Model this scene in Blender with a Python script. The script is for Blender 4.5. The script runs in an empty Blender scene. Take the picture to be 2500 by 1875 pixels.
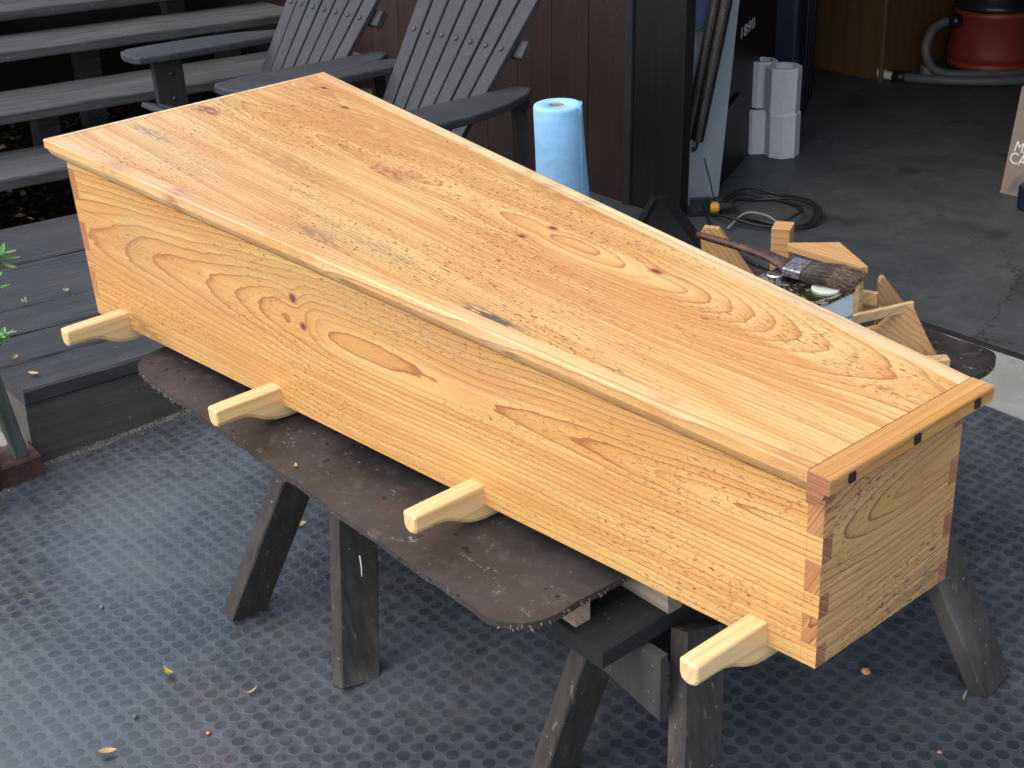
import bpy, bmesh, math, random
from mathutils import Vector, Matrix
from math import sin, cos, pi, radians, sqrt, exp
rnd = random.Random(7)
scene = bpy.context.scene
C = scene.collection

# ------------------------------------------------------------------ camera, sky, sun, exposure
# yard frame: X runs along the deck front towards the garage, Y runs back up the steps, Z up; metres
CAM = Vector((-0.895, -3.202, 1.73))
PITCH, ROLL = radians(27.2), radians(-3.46)
fx, fy = 0.61953, 0.78497
fwd = Vector((fx*cos(PITCH), fy*cos(PITCH), -sin(PITCH)))
rgt0 = Vector((fy, -fx, 0)); up0 = rgt0.cross(fwd)
rgt = rgt0*cos(ROLL) + up0*sin(ROLL); upv = up0*cos(ROLL) - rgt0*sin(ROLL)
cam = bpy.data.cameras.new('camera'); cam.lens = 47.17; cam.sensor_width = 36; cam.clip_start = .05; cam.clip_end = 400
camo = bpy.data.objects.new('camera', cam); C.objects.link(camo)
M = Matrix((rgt, upv, -fwd)).transposed().to_4x4(); M.translation = CAM
camo.matrix_world = M
scene.camera = camo
scene.render.resolution_x, scene.render.resolution_y = 1024, 768

SUN_EL, SUN_AZ = radians(52), math.atan2(0.12, -0.99)      # light comes from the open side of the yard
world = bpy.data.worlds.new('World'); scene.world = world; world.use_nodes = True
wn = world.node_tree.nodes; wl = world.node_tree.links
sky = wn.new('ShaderNodeTexSky'); sky.sky_type = 'NISHITA'; sky.sun_disc = False
sky.sun_elevation = SUN_EL; sky.sun_rotation = pi/2 - SUN_AZ
sky.air_density = 1.0; sky.dust_density = 3.0; sky.ozone_density = 1.0
bg = wn['Background']; bg.inputs['Strength'].default_value = 0.15
wl.new(sky.outputs[0], bg.inputs[0])
sl = bpy.data.lights.new('sun', 'SUN'); sl.energy = 1.5; sl.angle = radians(130); sl.color = (1, .975, .94)
so = bpy.data.objects.new('sun', sl); C.objects.link(so)
sd = Vector((cos(SUN_EL)*cos(SUN_AZ), cos(SUN_EL)*sin(SUN_AZ), sin(SUN_EL)))
so.rotation_euler = sd.to_track_quat('Z', 'Y').to_euler(); so.location = (-6, -2, 8)
vs = scene.view_settings
vs.view_transform = 'Standard'; vs.look = 'None'; vs.exposure = 0.80; vs.gamma = 1; vs.use_curve_mapping = False
scene.cycles.max_bounces = 6; scene.cycles.diffuse_bounces = 3; scene.cycles.glossy_bounces = 2; scene.cycles.transmission_bounces = 0; scene.cycles.caustics_reflective = False

# ------------------------------------------------------------------ node helpers
class T:
    """one material under construction"""
    def __init__(s, name):
        s.m = bpy.data.materials.new(name); s.m.use_nodes = True
        s.t = s.m.node_tree; s.n = s.t.nodes; s.l = s.t.links
        s.b = s.n['Principled BSDF']
    def put(s, sock, v):
        if isinstance(v, E): s.l.new(v.o, sock)
        elif isinstance(v, (tuple, list)) and len(v) == 3 and sock.type == 'RGBA': sock.default_value = (*v, 1)
        else: sock.default_value = v
    def math(s, op, a, b=None, c=None):
        n = s.n.new('ShaderNodeMath'); n.operation = op
        for i, x in enumerate((a, b, c)):
            if x is not None: s.put(n.inputs[i], x)
        return E(s, n.outputs[0])
    def co(s, kind='Object'):
        n = s.n.new('ShaderNodeTexCoord'); p = s.n.new('ShaderNodeSeparateXYZ'); s.l.new(n.outputs[kind], p.inputs[0])
        return [E(s, o) for o in p.outputs]
    def vec(s, x, y, z=0.0):
        n = s.n.new('ShaderNodeCombineXYZ')
        for i, v in enumerate((x, y, z)): s.put(n.inputs[i], v)
        return E(s, n.outputs[0])
    def noise(s, v, scale=1.0, detail=2.0, rough=.5, dist=0.0):
        n = s.n.new('ShaderNodeTexNoise'); s.put(n.inputs['Vector'], v)
        n.inputs['Scale'].default_value = scale; n.inputs['Detail'].default_value = detail
        n.inputs['Roughness'].default_value = rough; n.inputs['Distortion'].default_value = dist
        return E(s, n.outputs[0])
    def voro(s, v, scale=1.0, feat='F1'):
        n = s.n.new('ShaderNodeTexVoronoi'); n.feature = feat; s.put(n.inputs['Vector'], v); n.inputs['Scale'].default_value = scale
        return E(s, n.outputs['Distance']), None
    def white(s, w):
        n = s.n.new('ShaderNodeTexWhiteNoise'); n.noise_dimensions = '1D'; s.put(n.inputs['W'], w); return E(s, n.outputs['Value'])
    def mix(s, f, a, b):
        n = s.n.new('ShaderNodeMix'); n.data_type = 'RGBA'
        s.put(n.inputs[0], f); s.put(n.inputs[6], a); s.put(n.inputs[7], b); return E(s, n.outputs[2])
    def step(s, x, a, b, lo=0.0, hi=1.0):
        n = s.n.new('ShaderNodeMapRange'); n.interpolation_type = 'SMOOTHSTEP'
        s.put(n.inputs[0], x); n.inputs[1].default_value = a; n.inputs[2].default_value = b
        n.inputs[3].default_value = lo; n.inputs[4].default_value = hi; return E(s, n.outputs[0])
    def gauss(s, x, c, w):
        d = (x - c)*(1.0/w); return s.math('EXPONENT', d*d*-1.0)
    def rand(s):
        n = s.n.new('ShaderNodeObjectInfo'); return E(s, n.outputs['Random'])
    def done(s, col, rough=.6, bump=None, bstr=.3, bdist=.002, metal=0.0, spec=None, coat=0.0, coatr=.2):
        s.put(s.b.inputs['Base Color'], col); s.put(s.b.inputs['Roughness'], rough); s.put(s.b.inputs['Metallic'], metal)
        if spec is not None: s.put(s.b.inputs['Specular IOR Level'], spec)
        if coat: s.b.inputs['Coat Weight'].default_value = coat; s.b.inputs['Coat Roughness'].default_value = coatr
        if bump is not None:
            n = s.n.new('ShaderNodeBump'); n.inputs['Strength'].default_value = bstr; n.inputs['Distance'].default_value = bdist
            s.put(n.inputs['Height'], bump); s.l.new(n.outputs[0], s.b.inputs['Normal'])
        return s.m
class E:
    def __init__(s, t, o): s.t, s.o = t, o
    def __add__(s, b): return s.t.math('ADD', s, b)
    __radd__ = __add__
    def __mul__(s, b): return s.t.math('MULTIPLY', s, b)
    __rmul__ = __mul__
    def __sub__(s, b): return s.t.math('SUBTRACT', s, b)
    def __rsub__(s, b): return s.t.math('SUBTRACT', b, s)
    def __truediv__(s, b): return s.t.math('DIVIDE', s, b)
    def sqrt(s): return s.t.math('SQRT', s)
    def fract(s): return s.t.math('FRACT', s)
    def floor(s): return s.t.math('FLOOR', s)
    def abs(s): return s.t.math('ABSOLUTE', s)
    def max(s, b): return s.t.math('MAXIMUM', s, b)
    def min(s, b): return s.t.math('MINIMUM', s, b)

# ------------------------------------------------------------------ materials
def fine_wood(name, ax, dip, cen, N=120, knots=(), pale=(.73,.465,.185), warm=(.60,.30,.098), line=(.32,.135,.048),
              fleck=1.0, stains=(), seed=0.0, linew=.8, rough=.40, slope=0.0, third=0.0, lace=0.0, blush=(.60,.29,.125), d0=.012, lin=0.0, mida=.012, soft=.12):
    """oiled softwood: growth rings cut by the board face. ax = (along, across) axis numbers; dip = list of
    (centre, width, amount) shaping the ring depth along the board; cen = where the heart lies across it."""
    t = T(name); p = t.co(); A, B = p[ax[0]], p[ax[1]]
    if slope: B = B + A*slope
    if third: B = B + p[3 - ax[0] - ax[1]]*third
    lo = t.noise(t.vec(A*1.3, B*3.0, seed), 1, 2, .5)
    mid = t.noise(t.vec(A*4.0, B*16.0, seed+3), 1, 2, .55)
    fin = t.noise(t.vec(A*24.0, B*90.0, seed+5), 1, 1, .5)
    d = None
    for c, w, a in dip:
        g = t.gauss(A, c, w)*a; d = g if d is None else d + g
    d = d + d0 + (lo - .5)*.02 + (A*lin if lin else 0.0)
    ac = B - cen + (lo - .5)*.05
    r = (ac*ac + d*d).sqrt() + (mid - .5)*mida + (fin - .5)*.0026
    kd = None
    for (ka, kb, ra, rb, st) in knots:
        da = (A - ka)*(1/ra); db = (B - kb)*(1/rb); q = da*da + db*db
        r = r + t.math('EXPONENT', q*-.16)*(.009*st)
        k = t.math('EXPONENT', q*-1.6)*st
        kd = k if kd is None else kd.max(k)
    ph = r*N
    f = ph.fract(); rv = t.white(ph.floor())
    ln = (t.step(f, .74, .965)*(1.0 - t.step(f, .97, 1.0))*(rv*.9 + .30) + t.step(f, .3, .95)*soft)*linew
    streak = t.noise(t.vec(A*2.5, B*170.0, seed+9), 1, 2, .6)
    ms = t.noise(t.vec(A*1.8, B*26.0, seed+11), 1, 2, .6)
    col = t.mix(t.step(lo*.45 + ms*.55 + (rv - .5)*.12 + f*.10, .40, .62), pale, warm)
    col = t.mix(t.step(lo + mid*.6, .86, 1.05)*.55, col, blush)
    col = t.mix(t.step(streak, .50, .78)*.40, col, tuple(c*.68 for c in warm))
    col = t.mix(t.step(streak, .48, .24)*.40, col, (.82,.60,.29))
    if lace: col = t.mix(t.step(ms + (mid - .5)*.8, .45, .60)*lace, col, (.84,.64,.38))
    col = t.mix(ln, col, line)
    st_n = t.step(t.noise(t.vec(A*28.0, B*150.0, seed+40), 1, 2, .65), .34, .60) if stains else None
    for (sa, sb, wa, wb, amt, sc) in stains:
        ea, eb = (A - sa)*(1/wa), (B - sb)*(1/wb)
        col = t.mix(t.math('EXPONENT', (ea*ea + eb*eb)*-1.0)*st_n*amt, col, sc)
    if kd is not None:
        kf = kd + (fin - .5)*.6
        col = t.mix(t.step(kf, .15, .70)*.75, col, (.34,.11,.05))
        col = t.mix(t.step(kf, .62, .95)*.85, col, (.10,.028,.02))
    if fleck:
        patch = t.step(t.noise(t.vec(A*3.0, B*8.0, seed+50), 1, 2, .5), .36, .62)
        f1 = t.step(t.noise(t.vec(A*66.0, B*290.0, seed+60), 1, 1, .5), .650, .680)
        f2 = t.step(t.noise(t.vec(A*130.0, B*420.0, seed+70), 1, 0, .5), .705, .74)
        col = t.mix((f1.max(f2*.8))*(patch*.85 + .15)*.80*fleck, col, (.15,.06,.028))
    return t.done(col, t.step(streak, .2, .8, rough - .05, rough + .10), streak, .10, .0005, coat=.18, coatr=.3)

def plain_wood(name, ax, c1, c2, N=60, rough=.45, seed=0.0, endaxes=None):
    t = T(name); p = t.co(); A, B, D = p[ax[0]], p[ax[1]], p[ax[2]]
    rr = t.rand()*7.0
    w = t.noise(t.vec(A*2.0, B*10.0, D*10.0 + rr + seed), 1, 2, .5)
    f = ((B*1.0 + D*.7 + w*.06 + rr)*N).fract()
    ln = t.step(f, .4, .95)*(1.0 - t.step(f, .96, 1.0))
    st = t.noise(t.vec(A*6.0, B*220.0, D*220.0 + seed + rr), 1, 2, .6)
    col = t.mix(ln*.6, c1, c2)
    col = t.mix(t.step(st, .5, .8)*.35, col, tuple(c*.6 for c in c2))
    return t.done(col, rough, st, .15, .0006)

def weathered(name, base, dark, lite, axis=0, rough=.75, wear=.5, warmth=None):
    """old stained boards: streaks along the grain, scuffs, faded edges; every board a little different"""
    t = T(name); p = t.co(); A = p[axis]; B = p[1 - axis] if axis < 2 else p[0]; D = p[2]
    if axis == 2: B, D = p[0], p[1]
    r = t.rand()*13.0
    g = t.noise(t.vec(A*2.5 + r, B*70.0, D*70.0 + r), 1, 3, .6)
    big = t.noise(t.vec(A*2.2 + r, B*6.0, D*6.0), 1, 3, .6)
    sc = t.noise(t.vec(A*14.0 + r, B*60.0, D*60.0), 1, 3, .65)
    spk = t.noise(t.vec(A*90.0 + r, B*90.0, D*90.0), 1, 1, .5)
    col = t.mix(t.step(g, .3, .75), base, dark)
    col = t.mix(t.step(big, .45, .78)*wear, col, lite)
    col = t.mix(t.step(sc, .63, .74)*.6*wear, col, tuple(min(1, c*1.5) for c in lite))
    col = t.mix(t.step(spk, .72, .78)*.5, col, tuple(min(1, c*2.2) for c in lite))
    if warmth: col = t.mix(t.step(t.noise(t.vec(A*4.0, B*4.0, D*4.0 + r), 1, 2, .5), .5, .75)*.6, col, warmth)
    return t.done(col, t.step(big, .3, .7, rough - .12, rough + .08), g + sc*.6, .35, .0012, spec=.28)

def plainmat(name, col, rough=.6, metal=0.0, var=.25, scale=30.0, bump=.0, dirt=None):
    t = T(name); p = t.co(); v = t.vec(p[0], p[1], p[2])
    n = t.noise(v, scale, 4, .6); n2 = t.noise(v, scale*.18, 3, .6)
    c = t.mix(t.step(n, .25, .75), tuple(x*(1 - var) for x in col), tuple(min(1, x*(1 + var)) for x in col))
    c = t.mix(t.step(n2, .5, .8)*.5, c, dirt if dirt else tuple(x*.75 for x in col))
    return t.done(c, t.step(n2, .3, .7, max(.05, rough - .08), min(1, rough + .08)), n, bump if bump else .1, .001, metal=metal)

MAT = {}
def knot(a, b, r=.012, asp=1.8, st=1.0): return (a, b, r*asp, r, st)
RED = (.33,.10,.055); TP = math.tan(.0938)
MAT['lid'] = fine_wood('oiled_lid_wood', (1, 0), [(-.05, .50, .115), (1.03, .16, .030), (1.95, .40, .06)], .085, N=118,
    knots=[knot(.811, .109, .010), knot(.821, .046, .010), knot(.556, .11, .012, 2.0), knot(1.657, .235, .010, 2.2), knot(1.817, .283, .009, 2.2), knot(.075, .058, .006, 1.8, .7), knot(1.40, .10, .005)],
    stains=[(.605, -.197, .075, .011, 1.7, (.13,.10,.07)), (1.858, .0, .040, .016, 2.0, RED), (1.245, .058, .045, .012, 2.0, RED), (1.215, .078, .06, .030, .8, (.50,.22,.10)), (1.81, .27, .10, .035, 1.0, (.44,.17,.08)), (.66, .0, .03, .012, .6, (.46,.19,.09)),
            (1.80, -.17, .10, .014, .9, (.17,.13,.08)), (1.07, -.215, .07, .014, .9, (.17,.15,.11)), (1.42, -.05, .20, .035, .55, (.34,.19,.08)), (.86, .235, .20, .028, .75, (.20,.13,.045)),
            (.95, -.17, .14, .022, .6, (.27,.21,.11)), (1.55, .20, .30, .07, .7, (.48,.21,.08)), (1.0, .22, .5, .05, .65, (.50,.23,.085)), (1.25, -.15, .2, .05, .45, (.45,.26,.12)), (1.6, -.20, .2, .04, .4, (.40,.33,.18))],
    seed=1.3, linew=.58, fleck=1.15, mida=.009)
MAT['side'] = fine_wood('oiled_side_wood', (1, 2), [(.98, .24, -.028)], .205, N=100, lin=.060, d0=.004, mida=.010,
    knots=[knot(1.119, .246, .013, 1.1, 1.25), knot(1.097, .197, .011, 1.3, 1.15), knot(1.066, .183, .010, 1.4, .42), knot(1.43, .217, .006, 1.5, .45)],
    stains=[(1.72, .022, .075, .022, 1.0, (.085,.05,.03)), (1.64, .008, .05, .018, .9, (.14,.07,.035)), (1.66, .24, .05, .09, .5, (.36,.33,.20)), (1.0, .28, .5, .035, .5, (.42,.36,.17)), (1.5, .15, .2, .05, .4, (.60,.30,.13)), (.10, .03, .06, .05, .5, (.30,.20,.10)), (.9, .03, 1.2, .075, .55, (.60,.32,.09)), (1.6, .10, .3, .05, .4, (.62,.32,.09))],
    pale=(.70,.44,.160), warm=(.62,.32,.095), line=(.40,.15,.046), seed=5.1, linew=1.0, soft=.16)
MAT['end'] = fine_wood('oiled_end_wood', (0, 2), [(-.2, .16, .05)], .215, N=84, slope=-.12, knots=[knot(.075, .20, .006, 1.0, .4)],
    pale=(.64,.40,.16), warm=(.57,.30,.10), line=(.29,.115,.036), seed=9.4, fleck=1.25, linew=.85, stains=[(.06, .20, .03, .05, .5, (.47,.20,.08)), (.1, .01, .12, .03, .7, (.22,.17,.08))])
MAT['trim'] = fine_wood('oiled_trim_wood', (1, 0), [(.9, .5, .01)], -.02, N=95, slope=TP, third=.55, pale=(.74,.50,.23), warm=(.64,.36,.13), seed=12.0, fleck=.4, linew=.5, lace=.30,
    stains=[(1.668, -.0, .035, .3, .9, (.50,.23,.10)), (1.438, .0, .028, .3, .9, (.46,.18,.10)), (1.03, .0, .05, .3, .6, (.58,.26,.09)), (.25, .0, .025, .3, .5, (.50,.22,.09)), (.03, 0, .04, .3, .6, (.44,.17,.07))])
MAT['sap'] = fine_wood('pale_sapwood_trim', (1, 0), [(.9, .6, .01)], .02, N=42, slope=-TP, third=.55, pale=(.78,.60,.34), warm=(.72,.51,.26), line=(.40,.25,.12), seed=15.0, fleck=.4, linew=.5,
    stains=[(.30, 0, .14, .5, .6, (.33,.29,.26)), (.86, 0, .02, .5, .8, (.2,.14,.1)), (.97, 0, .02, .5, .8, (.2,.14,.1)), (1.05, 0, .015, .5, .8, (.2,.14,.1)), (1.25, 0, .03, .5, .7, (.25,.2,.15)), (1.7, 0, .1, .5, .4, (.45,.40,.25))])
MAT['batten'] = fine_wood('oiled_batten_wood', (0, 1), [(0, .3, .01)], .1, N=70, third=.5, pale=(.61,.35,.105), warm=(.52,.265,.07), line=(.32,.13,.04), seed=17.0, fleck=.3, linew=.6)
MAT['endgrain'] = fine_wood('end_grain_wood', (0, 2), [(0, .1, .01)], .05, N=190, pale=(.38,.17,.08), warm=(.30,.115,.055), line=(.16,.05,.025), seed=19.0, fleck=.3, slope=.8, linew=1.0, rough=.5)
MAT['pin'] = fine_wood('joint_pin_wood', (2, 1), [(0, .1, .01)], .05, N=150, pale=(.52,.25,.095), warm=(.42,.175,.065), line=(.22,.075,.03), seed=21.0, fleck=.3, slope=.5, linew=1.0, rough=.45)
MAT['plug'] = plainmat('ebony_plug', (.012,.010,.009), .35)
MAT['handle'] = plain_wood('pale_handle_wood', (0, 1, 2), (.77,.56,.28), (.60,.375,.15), 60, .42)
MAT['board'] = None
def board_mat():
    t = T('stained_hardboard'); p = t.co(); v = t.vec(p[0], p[1], p[2])
    a = t.noise(v, 5, 4, .6); b = t.noise(v, 26, 5, .7, .6); c = t.noise(v, 150, 2, .5); s = t.noise(t.vec(p[0]*60.0, p[1]*14.0, p[2]), 1, 3, .6)
    col = t.mix(t.step(a, .35, .7), (.024,.0205,.020), (.044,.037,.035))
    col = t.mix(t.step(b, .50, .72)*.6, col, (.085,.072,.070))
    col = t.mix(t.step(t.noise(v, 9, 3, .6, .4), .60, .70)*.5, col, (.060,.034,.028))
    col = t.mix(t.step(b*.5 + c*.5, .615, .68)*.6, col, (.24,.22,.21))
    col = t.mix(t.step(s*.6 + c*.4, .62, .68)*.5, col, (.30,.28,.27))
    col = t.mix(t.step(t.noise(v, 40, 1, .5), .735, .75), col, (.008,.006,.006))
    return t.done(col, t.step(a, .3, .7, .42, .65), b + c*.4, .3, .0015)
MAT['board'] = board_mat()
MAT['fray'] = plainmat('frayed_board_fibre', (.30,.22,.17), .9, var=.5, scale=80)
MAT['sawhorse'] = weathered('dark_stained_timber', (.054,.048,.043), (.034,.030,.027), (.14,.13,.118), axis=2, wear=.85, rough=.7)
MAT['sawtop'] = weathered('dark_stained_plank', (.018,.018,.020), (.011,.011,.012), (.05,.05,.055), axis=0, wear=.4, rough=.6)
MAT['gusset'] = weathered('grey_worn_plywood', (.046,.044,.043), (.030,.029,.028), (.085,.081,.078), axis=2, wear=.7)
MAT['deck'] = weathered('grey_deck_boards', (.050,.053,.057), (.031,.033,.036), (.082,.085,.090), axis=0, rough=.72, wear=.6)
MAT['skirt'] = weathered('dark_skirt_board', (.115,.108,.098), (.078,.073,.067), (.17,.16,.145), axis=0, rough=.8, wear=.4, warmth=(.035,.028,.02))
MAT['tread'] = weathered('grey_step_boards', (.078,.080,.080), (.042,.043,.043), (.12,.12,.118), axis=0, rough=.8, wear=.6)
MAT['chair'] = weathered('slate_chair_paint', (.041,.0435,.047), (.031,.033,.036), (.066,.069,.073), axis=2, rough=.62, wear=.5)
MAT['chairleg'] = weathered('worn_chair_leg_paint', (.038,.034,.032), (.026,.024,.022), (.07,.064,.058), axis=2, rough=.7, wear=.5)
MAT['bolt'] = plainmat('grey_bolt', (.05,.054,.06), .5, .3)
MAT['stick'] = plain_wood('grey_pine_stick', (1, 0, 2), (.33,.26,.19), (.20,.14,.10), 60, .7)
MAT['scrap'] = plain_wood('orange_pine_scrap', (1, 0, 2), (.56,.33,.14), (.36,.16,.055), 75, .5)
MAT['scrap2'] = plain_wood('pale_pine_scrap', (0, 1, 2), (.62,.43,.21), (.45,.26,.10), 65, .5)
MAT['scrapred'] = plain_wood('red_pine_scrap', (1, 0, 2), (.32,.11,.05), (.20,.055,.025), 90, .5)

def rubber(name, lo_c, hi_c, r0, r1, ring=0.0):
    t = T(name); n = t.n.new('ShaderNodeNewGeometry'); w = t.n.new('ShaderNodeSeparateXYZ'); t.l.new(n.outputs['Position'], w.inputs[0])
    g = t.vec(E(t, w.outputs[0]), E(t, w.outputs[1]), 0.0)
    a = t.noise(g, 1.6, 4, .62, .3); c = t.noise(g, 90, 3, .65); q = t.noise(g, 30, 1, .5)
    col = t.mix(t.step(a + (q - .5)*.4, .32, .70), lo_c, hi_c)
    col = t.mix(t.step(c, .57, .72)*t.step(a, .35, .65)*.6, col, (.13,.135,.135))
    col = t.mix(t.step(t.noise(g, 5, 4, .65, .5), .52, .70)*.40, col, (.090,.085,.072))
    return t.done(col, t.step(a + (q - .5)*.5, .3, .7, r0, r1), c, .25, .0006, spec=1.0)
MAT['mat'] = rubber('dusty_rubber', (.056,.065,.074), (.096,.109,.123), .20, .44)
MAT['disc'] = rubber('worn_rubber_disc', (.032,.038,.044), (.072,.083,.096), .18, .40)
MAT['dust'] = rubber('dust_ring', (.066,.076,.087), (.096,.109,.122), .35, .55)
def concrete(name, c1, c2, sp, rough=.75, stain=(.03,.033,.032), lo=.40, hi=.66):
    t = T(name); p = t.co(); v = t.vec(p[0], p[1], p[2])
    a = t.noise(v, 1.4, 5, .62, .4); b = t.noise(v, 7, 5, .65, .5); c = t.noise(v, 90, 3, .6); d = t.noise(v, 22, 4, .6)
    col = t.mix(t.step(a*.6 + b*.4, .35, .65), c1, c2)
    col = t.mix(t.step(d*.5 + b*.5, lo + .10, hi + .06)*.75, col, stain)
    col = t.mix(t.step(c, .60, .74)*.5, col, sp)
    e, _ = t.voro(t.vec(p[0] + (b - .5)*.25, p[1] + (d - .5)*.12, p[2]), .9, 'DISTANCE_TO_EDGE')
    col = t.mix(t.step(e, .0045, .0010)*t.step(a, .42, .55)*.8, col, tuple(x*.35 for x in c1))
    col = t.mix(t.step(t.noise(v, 3.1, 2, .5), .63, .70)*.6, col, stain)
    return t.done(col, t.step(b, .3, .7, rough - .15, rough + .1), c + d*.5, .3, .001)
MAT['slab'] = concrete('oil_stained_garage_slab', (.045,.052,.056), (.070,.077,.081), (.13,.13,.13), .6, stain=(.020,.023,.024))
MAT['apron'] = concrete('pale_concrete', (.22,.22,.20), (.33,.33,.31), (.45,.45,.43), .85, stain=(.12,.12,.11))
MAT['soil'] = plainmat('dark_soil', (.006,.005,.004), .95, var=.5, scale=40, bump=.6)
MAT['siding'] = weathered('maroon_siding', (.035,.0195,.0175), (.027,.0152,.0138), (.045,.027,.025), axis=2, rough=.65, wear=.4)
MAT['blackpost'] = weathered('black_post_paint', (.0105,.0095,.0095), (.007,.0065,.0065), (.020,.018,.017), axis=2, rough=.6, wear=.35)
MAT['greytrim'] = weathered('grey_trim_paint', (.026,.028,.030), (.020,.022,.024), (.038,.040,.043), axis=2, rough=.65, wear=.4)
MAT['white'] = plainmat('white_panel_paint', (.36,.40,.43), .5, var=.06, scale=8)
MAT['foam'] = plainmat('white_foam', (.60,.62,.62), .8, var=.05, scale=60)
MAT['blue'] = plainmat('dark_blue_plastic', (.004,.009,.024), .45, var=.2, scale=5)
MAT['bluesheet'] = plainmat('blue_sheet', (.07,.10,.22), .6, var=.15, scale=5)
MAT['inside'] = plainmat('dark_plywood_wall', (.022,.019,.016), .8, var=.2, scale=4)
MAT['maroonbox'] = plainmat('dark_maroon_steel', (.008,.003,.0025), .5, var=.2, scale=4)
MAT['ply'] = plain_wood('brown_plywood', (2, 0, 1), (.15,.075,.024), (.105,.05,.014), 14, .6)
MAT['card'] = plainmat('brown_cardboard', (.24,.19,.14), .85, var=.06, scale=20)
MAT['print'] = plainmat('white_print', (.78,.78,.80), .8, var=.05)
MAT['greyprint'] = plainmat('grey_print', (.16,.15,.15), .8, var=.2)
MAT['numprint'] = plainmat('pale_number_print', (.75,.72,.70), .8, var=.2)
MAT['red'] = plainmat('red_plastic', (.24,.034,.020), .45, var=.08, scale=6)
MAT['black'] = plainmat('black_plastic', (.015,.016,.018), .32, var=.2, scale=10)
MAT['rubberhose'] = plainmat('grey_hose', (.10,.11,.105), .55, var=.2)
MAT['cable'] = plainmat('black_cable', (.014,.015,.015), .45, var=.2)
MAT['greycable'] = plainmat('grey_cable', (.20,.20,.19), .6, var=.2)
MAT['yellow'] = plainmat('yellow_plug', (.60,.36,.03), .5, var=.15)
MAT['steel'] = plainmat('oily_spring_steel', (.030,.027,.023), .5, .5, var=.4, scale=60)
MAT['chain'] = plainmat('rusty_chain', (.16,.14,.12), .6, .6, var=.4, scale=60)
MAT['tin'] = plainmat('oiled_tin', (.42,.42,.40), .25, .9, var=.2, scale=30, dirt=(.05,.04,.02))
MAT['capmetal'] = plainmat('bright_cap', (.70,.72,.74), .22, .95, var=.1)
MAT['cappad'] = plainmat('pale_green_lid', (.55,.60,.50), .5, var=.08)
MAT['label'] = plainmat('white_can_label', (.72,.77,.84), .45, var=.03)
MAT['labelink'] = plainmat('label_ink', (.08,.12,.20), .7)
MAT['bristle'] = plainmat('dirty_bristle', (.060,.045,.036), .8, var=.6, scale=120)
MAT['bristle2'] = plainmat('clean_bristle_tip', (.16,.11,.075), .8, var=.6, scale=120)
MAT['ferrule'] = plainmat('scuffed_ferrule', (.26,.26,.29), .5, .6, var=.7, scale=160)
MAT['brushhandle'] = plainmat('oily_brush_handle', (.075,.030,.020), .35, var=.6, scale=60, dirt=(.16,.14,.16))
def towel():
    t = T('blue_paper_towel'); p = t.co(); v = t.vec(p[0], p[1], p[2])
    n = t.noise(v, 90, 3, .6); w = t.noise(t.vec(p[0]*20.0, p[1]*20.0, p[2]*40.0), 1, 3, .6)
    col = t.mix(t.step(w, .3, .7), (.25,.52,.80), (.31,.60,.86))
    return t.done(col, .9, n + w, .5, .0015)
MAT['towel'] = towel()
MAT['core'] = plainmat('brown_card_tube', (.25,.17,.11), .9)
def leafmat(name, c1, c2):
    t = T(name); p = t.co(); v = t.vec(p[0], p[1], p[2]); n = t.noise(v, 60, 3, .6)
    return t.done(t.mix(t.step(n + (t.rand() - .5)*.3, .35, .65), c1, c2), .55)
MAT['leafy'] = leafmat('yellow_leaf', (.55,.42,.05), (.35,.33,.06))
MAT['leaft'] = leafmat('tan_leaf', (.55,.38,.18), (.40,.26,.12))
MAT['leafb'] = leafmat('brown_leaf', (.075,.040,.020), (.03,.018,.010))
MAT['leafp'] = leafmat('pale_leaf', (.34,.40,.28), (.26,.30,.18))
MAT['green'] = leafmat('glossy_green_leaf', (.10,.27,.07), (.17,.36,.13))
MAT['stem'] = plainmat('green_stem', (.07,.08,.03), .8)
MAT['brick'] = plainmat('red_brick', (.085,.042,.036), .85, var=.35, scale=50, bump=.5)
MAT['fence'] = weathered('mossy_fence_board', (.17,.19,.17), (.10,.12,.10), (.24,.26,.24), axis=2, rough=.8, wear=.4)
MAT['chipw'] = leafmat('wood_chip', (.55,.30,.18), (.45,.22,.12))
MAT['grit'] = leafmat('pale_grit', (.17,.165,.145), (.10,.085,.065))

# ------------------------------------------------------------------ mesh helpers
V = Vector
def obj(name, bm, mat, parent=None, smooth=False, label=None, cat=None, group=None, kind=None):
    me = bpy.data.meshes.new(name); bmesh.ops.recalc_face_normals(bm, faces=bm.faces); bm.to_mesh(me); bm.free()
    if smooth:
        for p in me.polygons: p.use_smooth = True
    for m in (mat if isinstance(mat, (list, tuple)) else [mat]): me.materials.append(MAT[m])
    o = bpy.data.objects.new(name, me); C.objects.link(o)
    if parent: o.parent = parent
    tag(o, label, cat, group, kind)
    return o
def tag(o, label=None, cat=None, group=None, kind=None):
    for k, v in (('label', label), ('category', cat), ('group', group), ('kind', kind)):
        if v: o[k] = v
    return o
def thing(name, label, cat, loc=(0, 0, 0), rot=(0, 0, 0), group=None):
    o = bpy.data.objects.new(name, None); o.empty_display_size = .05; C.objects.link(o)
    o.location = loc; o.rotation_euler = rot
    return tag(o, label, cat, group)
def copy_tree(src, parent=None):
    c = src.copy(); C.objects.link(c)
    if parent: c.parent = parent
    for ch in src.children: copy_tree(ch, c)
    return c
def NB(): return bmesh.new()
def hexa(bm, p, mi=0):
    """p: 4 bottom points then 4 top points, same order"""
    v = [bm.verts.new(q) for q in p]
    for f in ((0,1,2,3), (4,5,6,7), (0,1,5,4), (1,2,6,5), (2,3,7,6), (3,0,4,7)):
        bm.faces.new([v[i] for i in f]).material_index = mi
    return v
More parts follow.
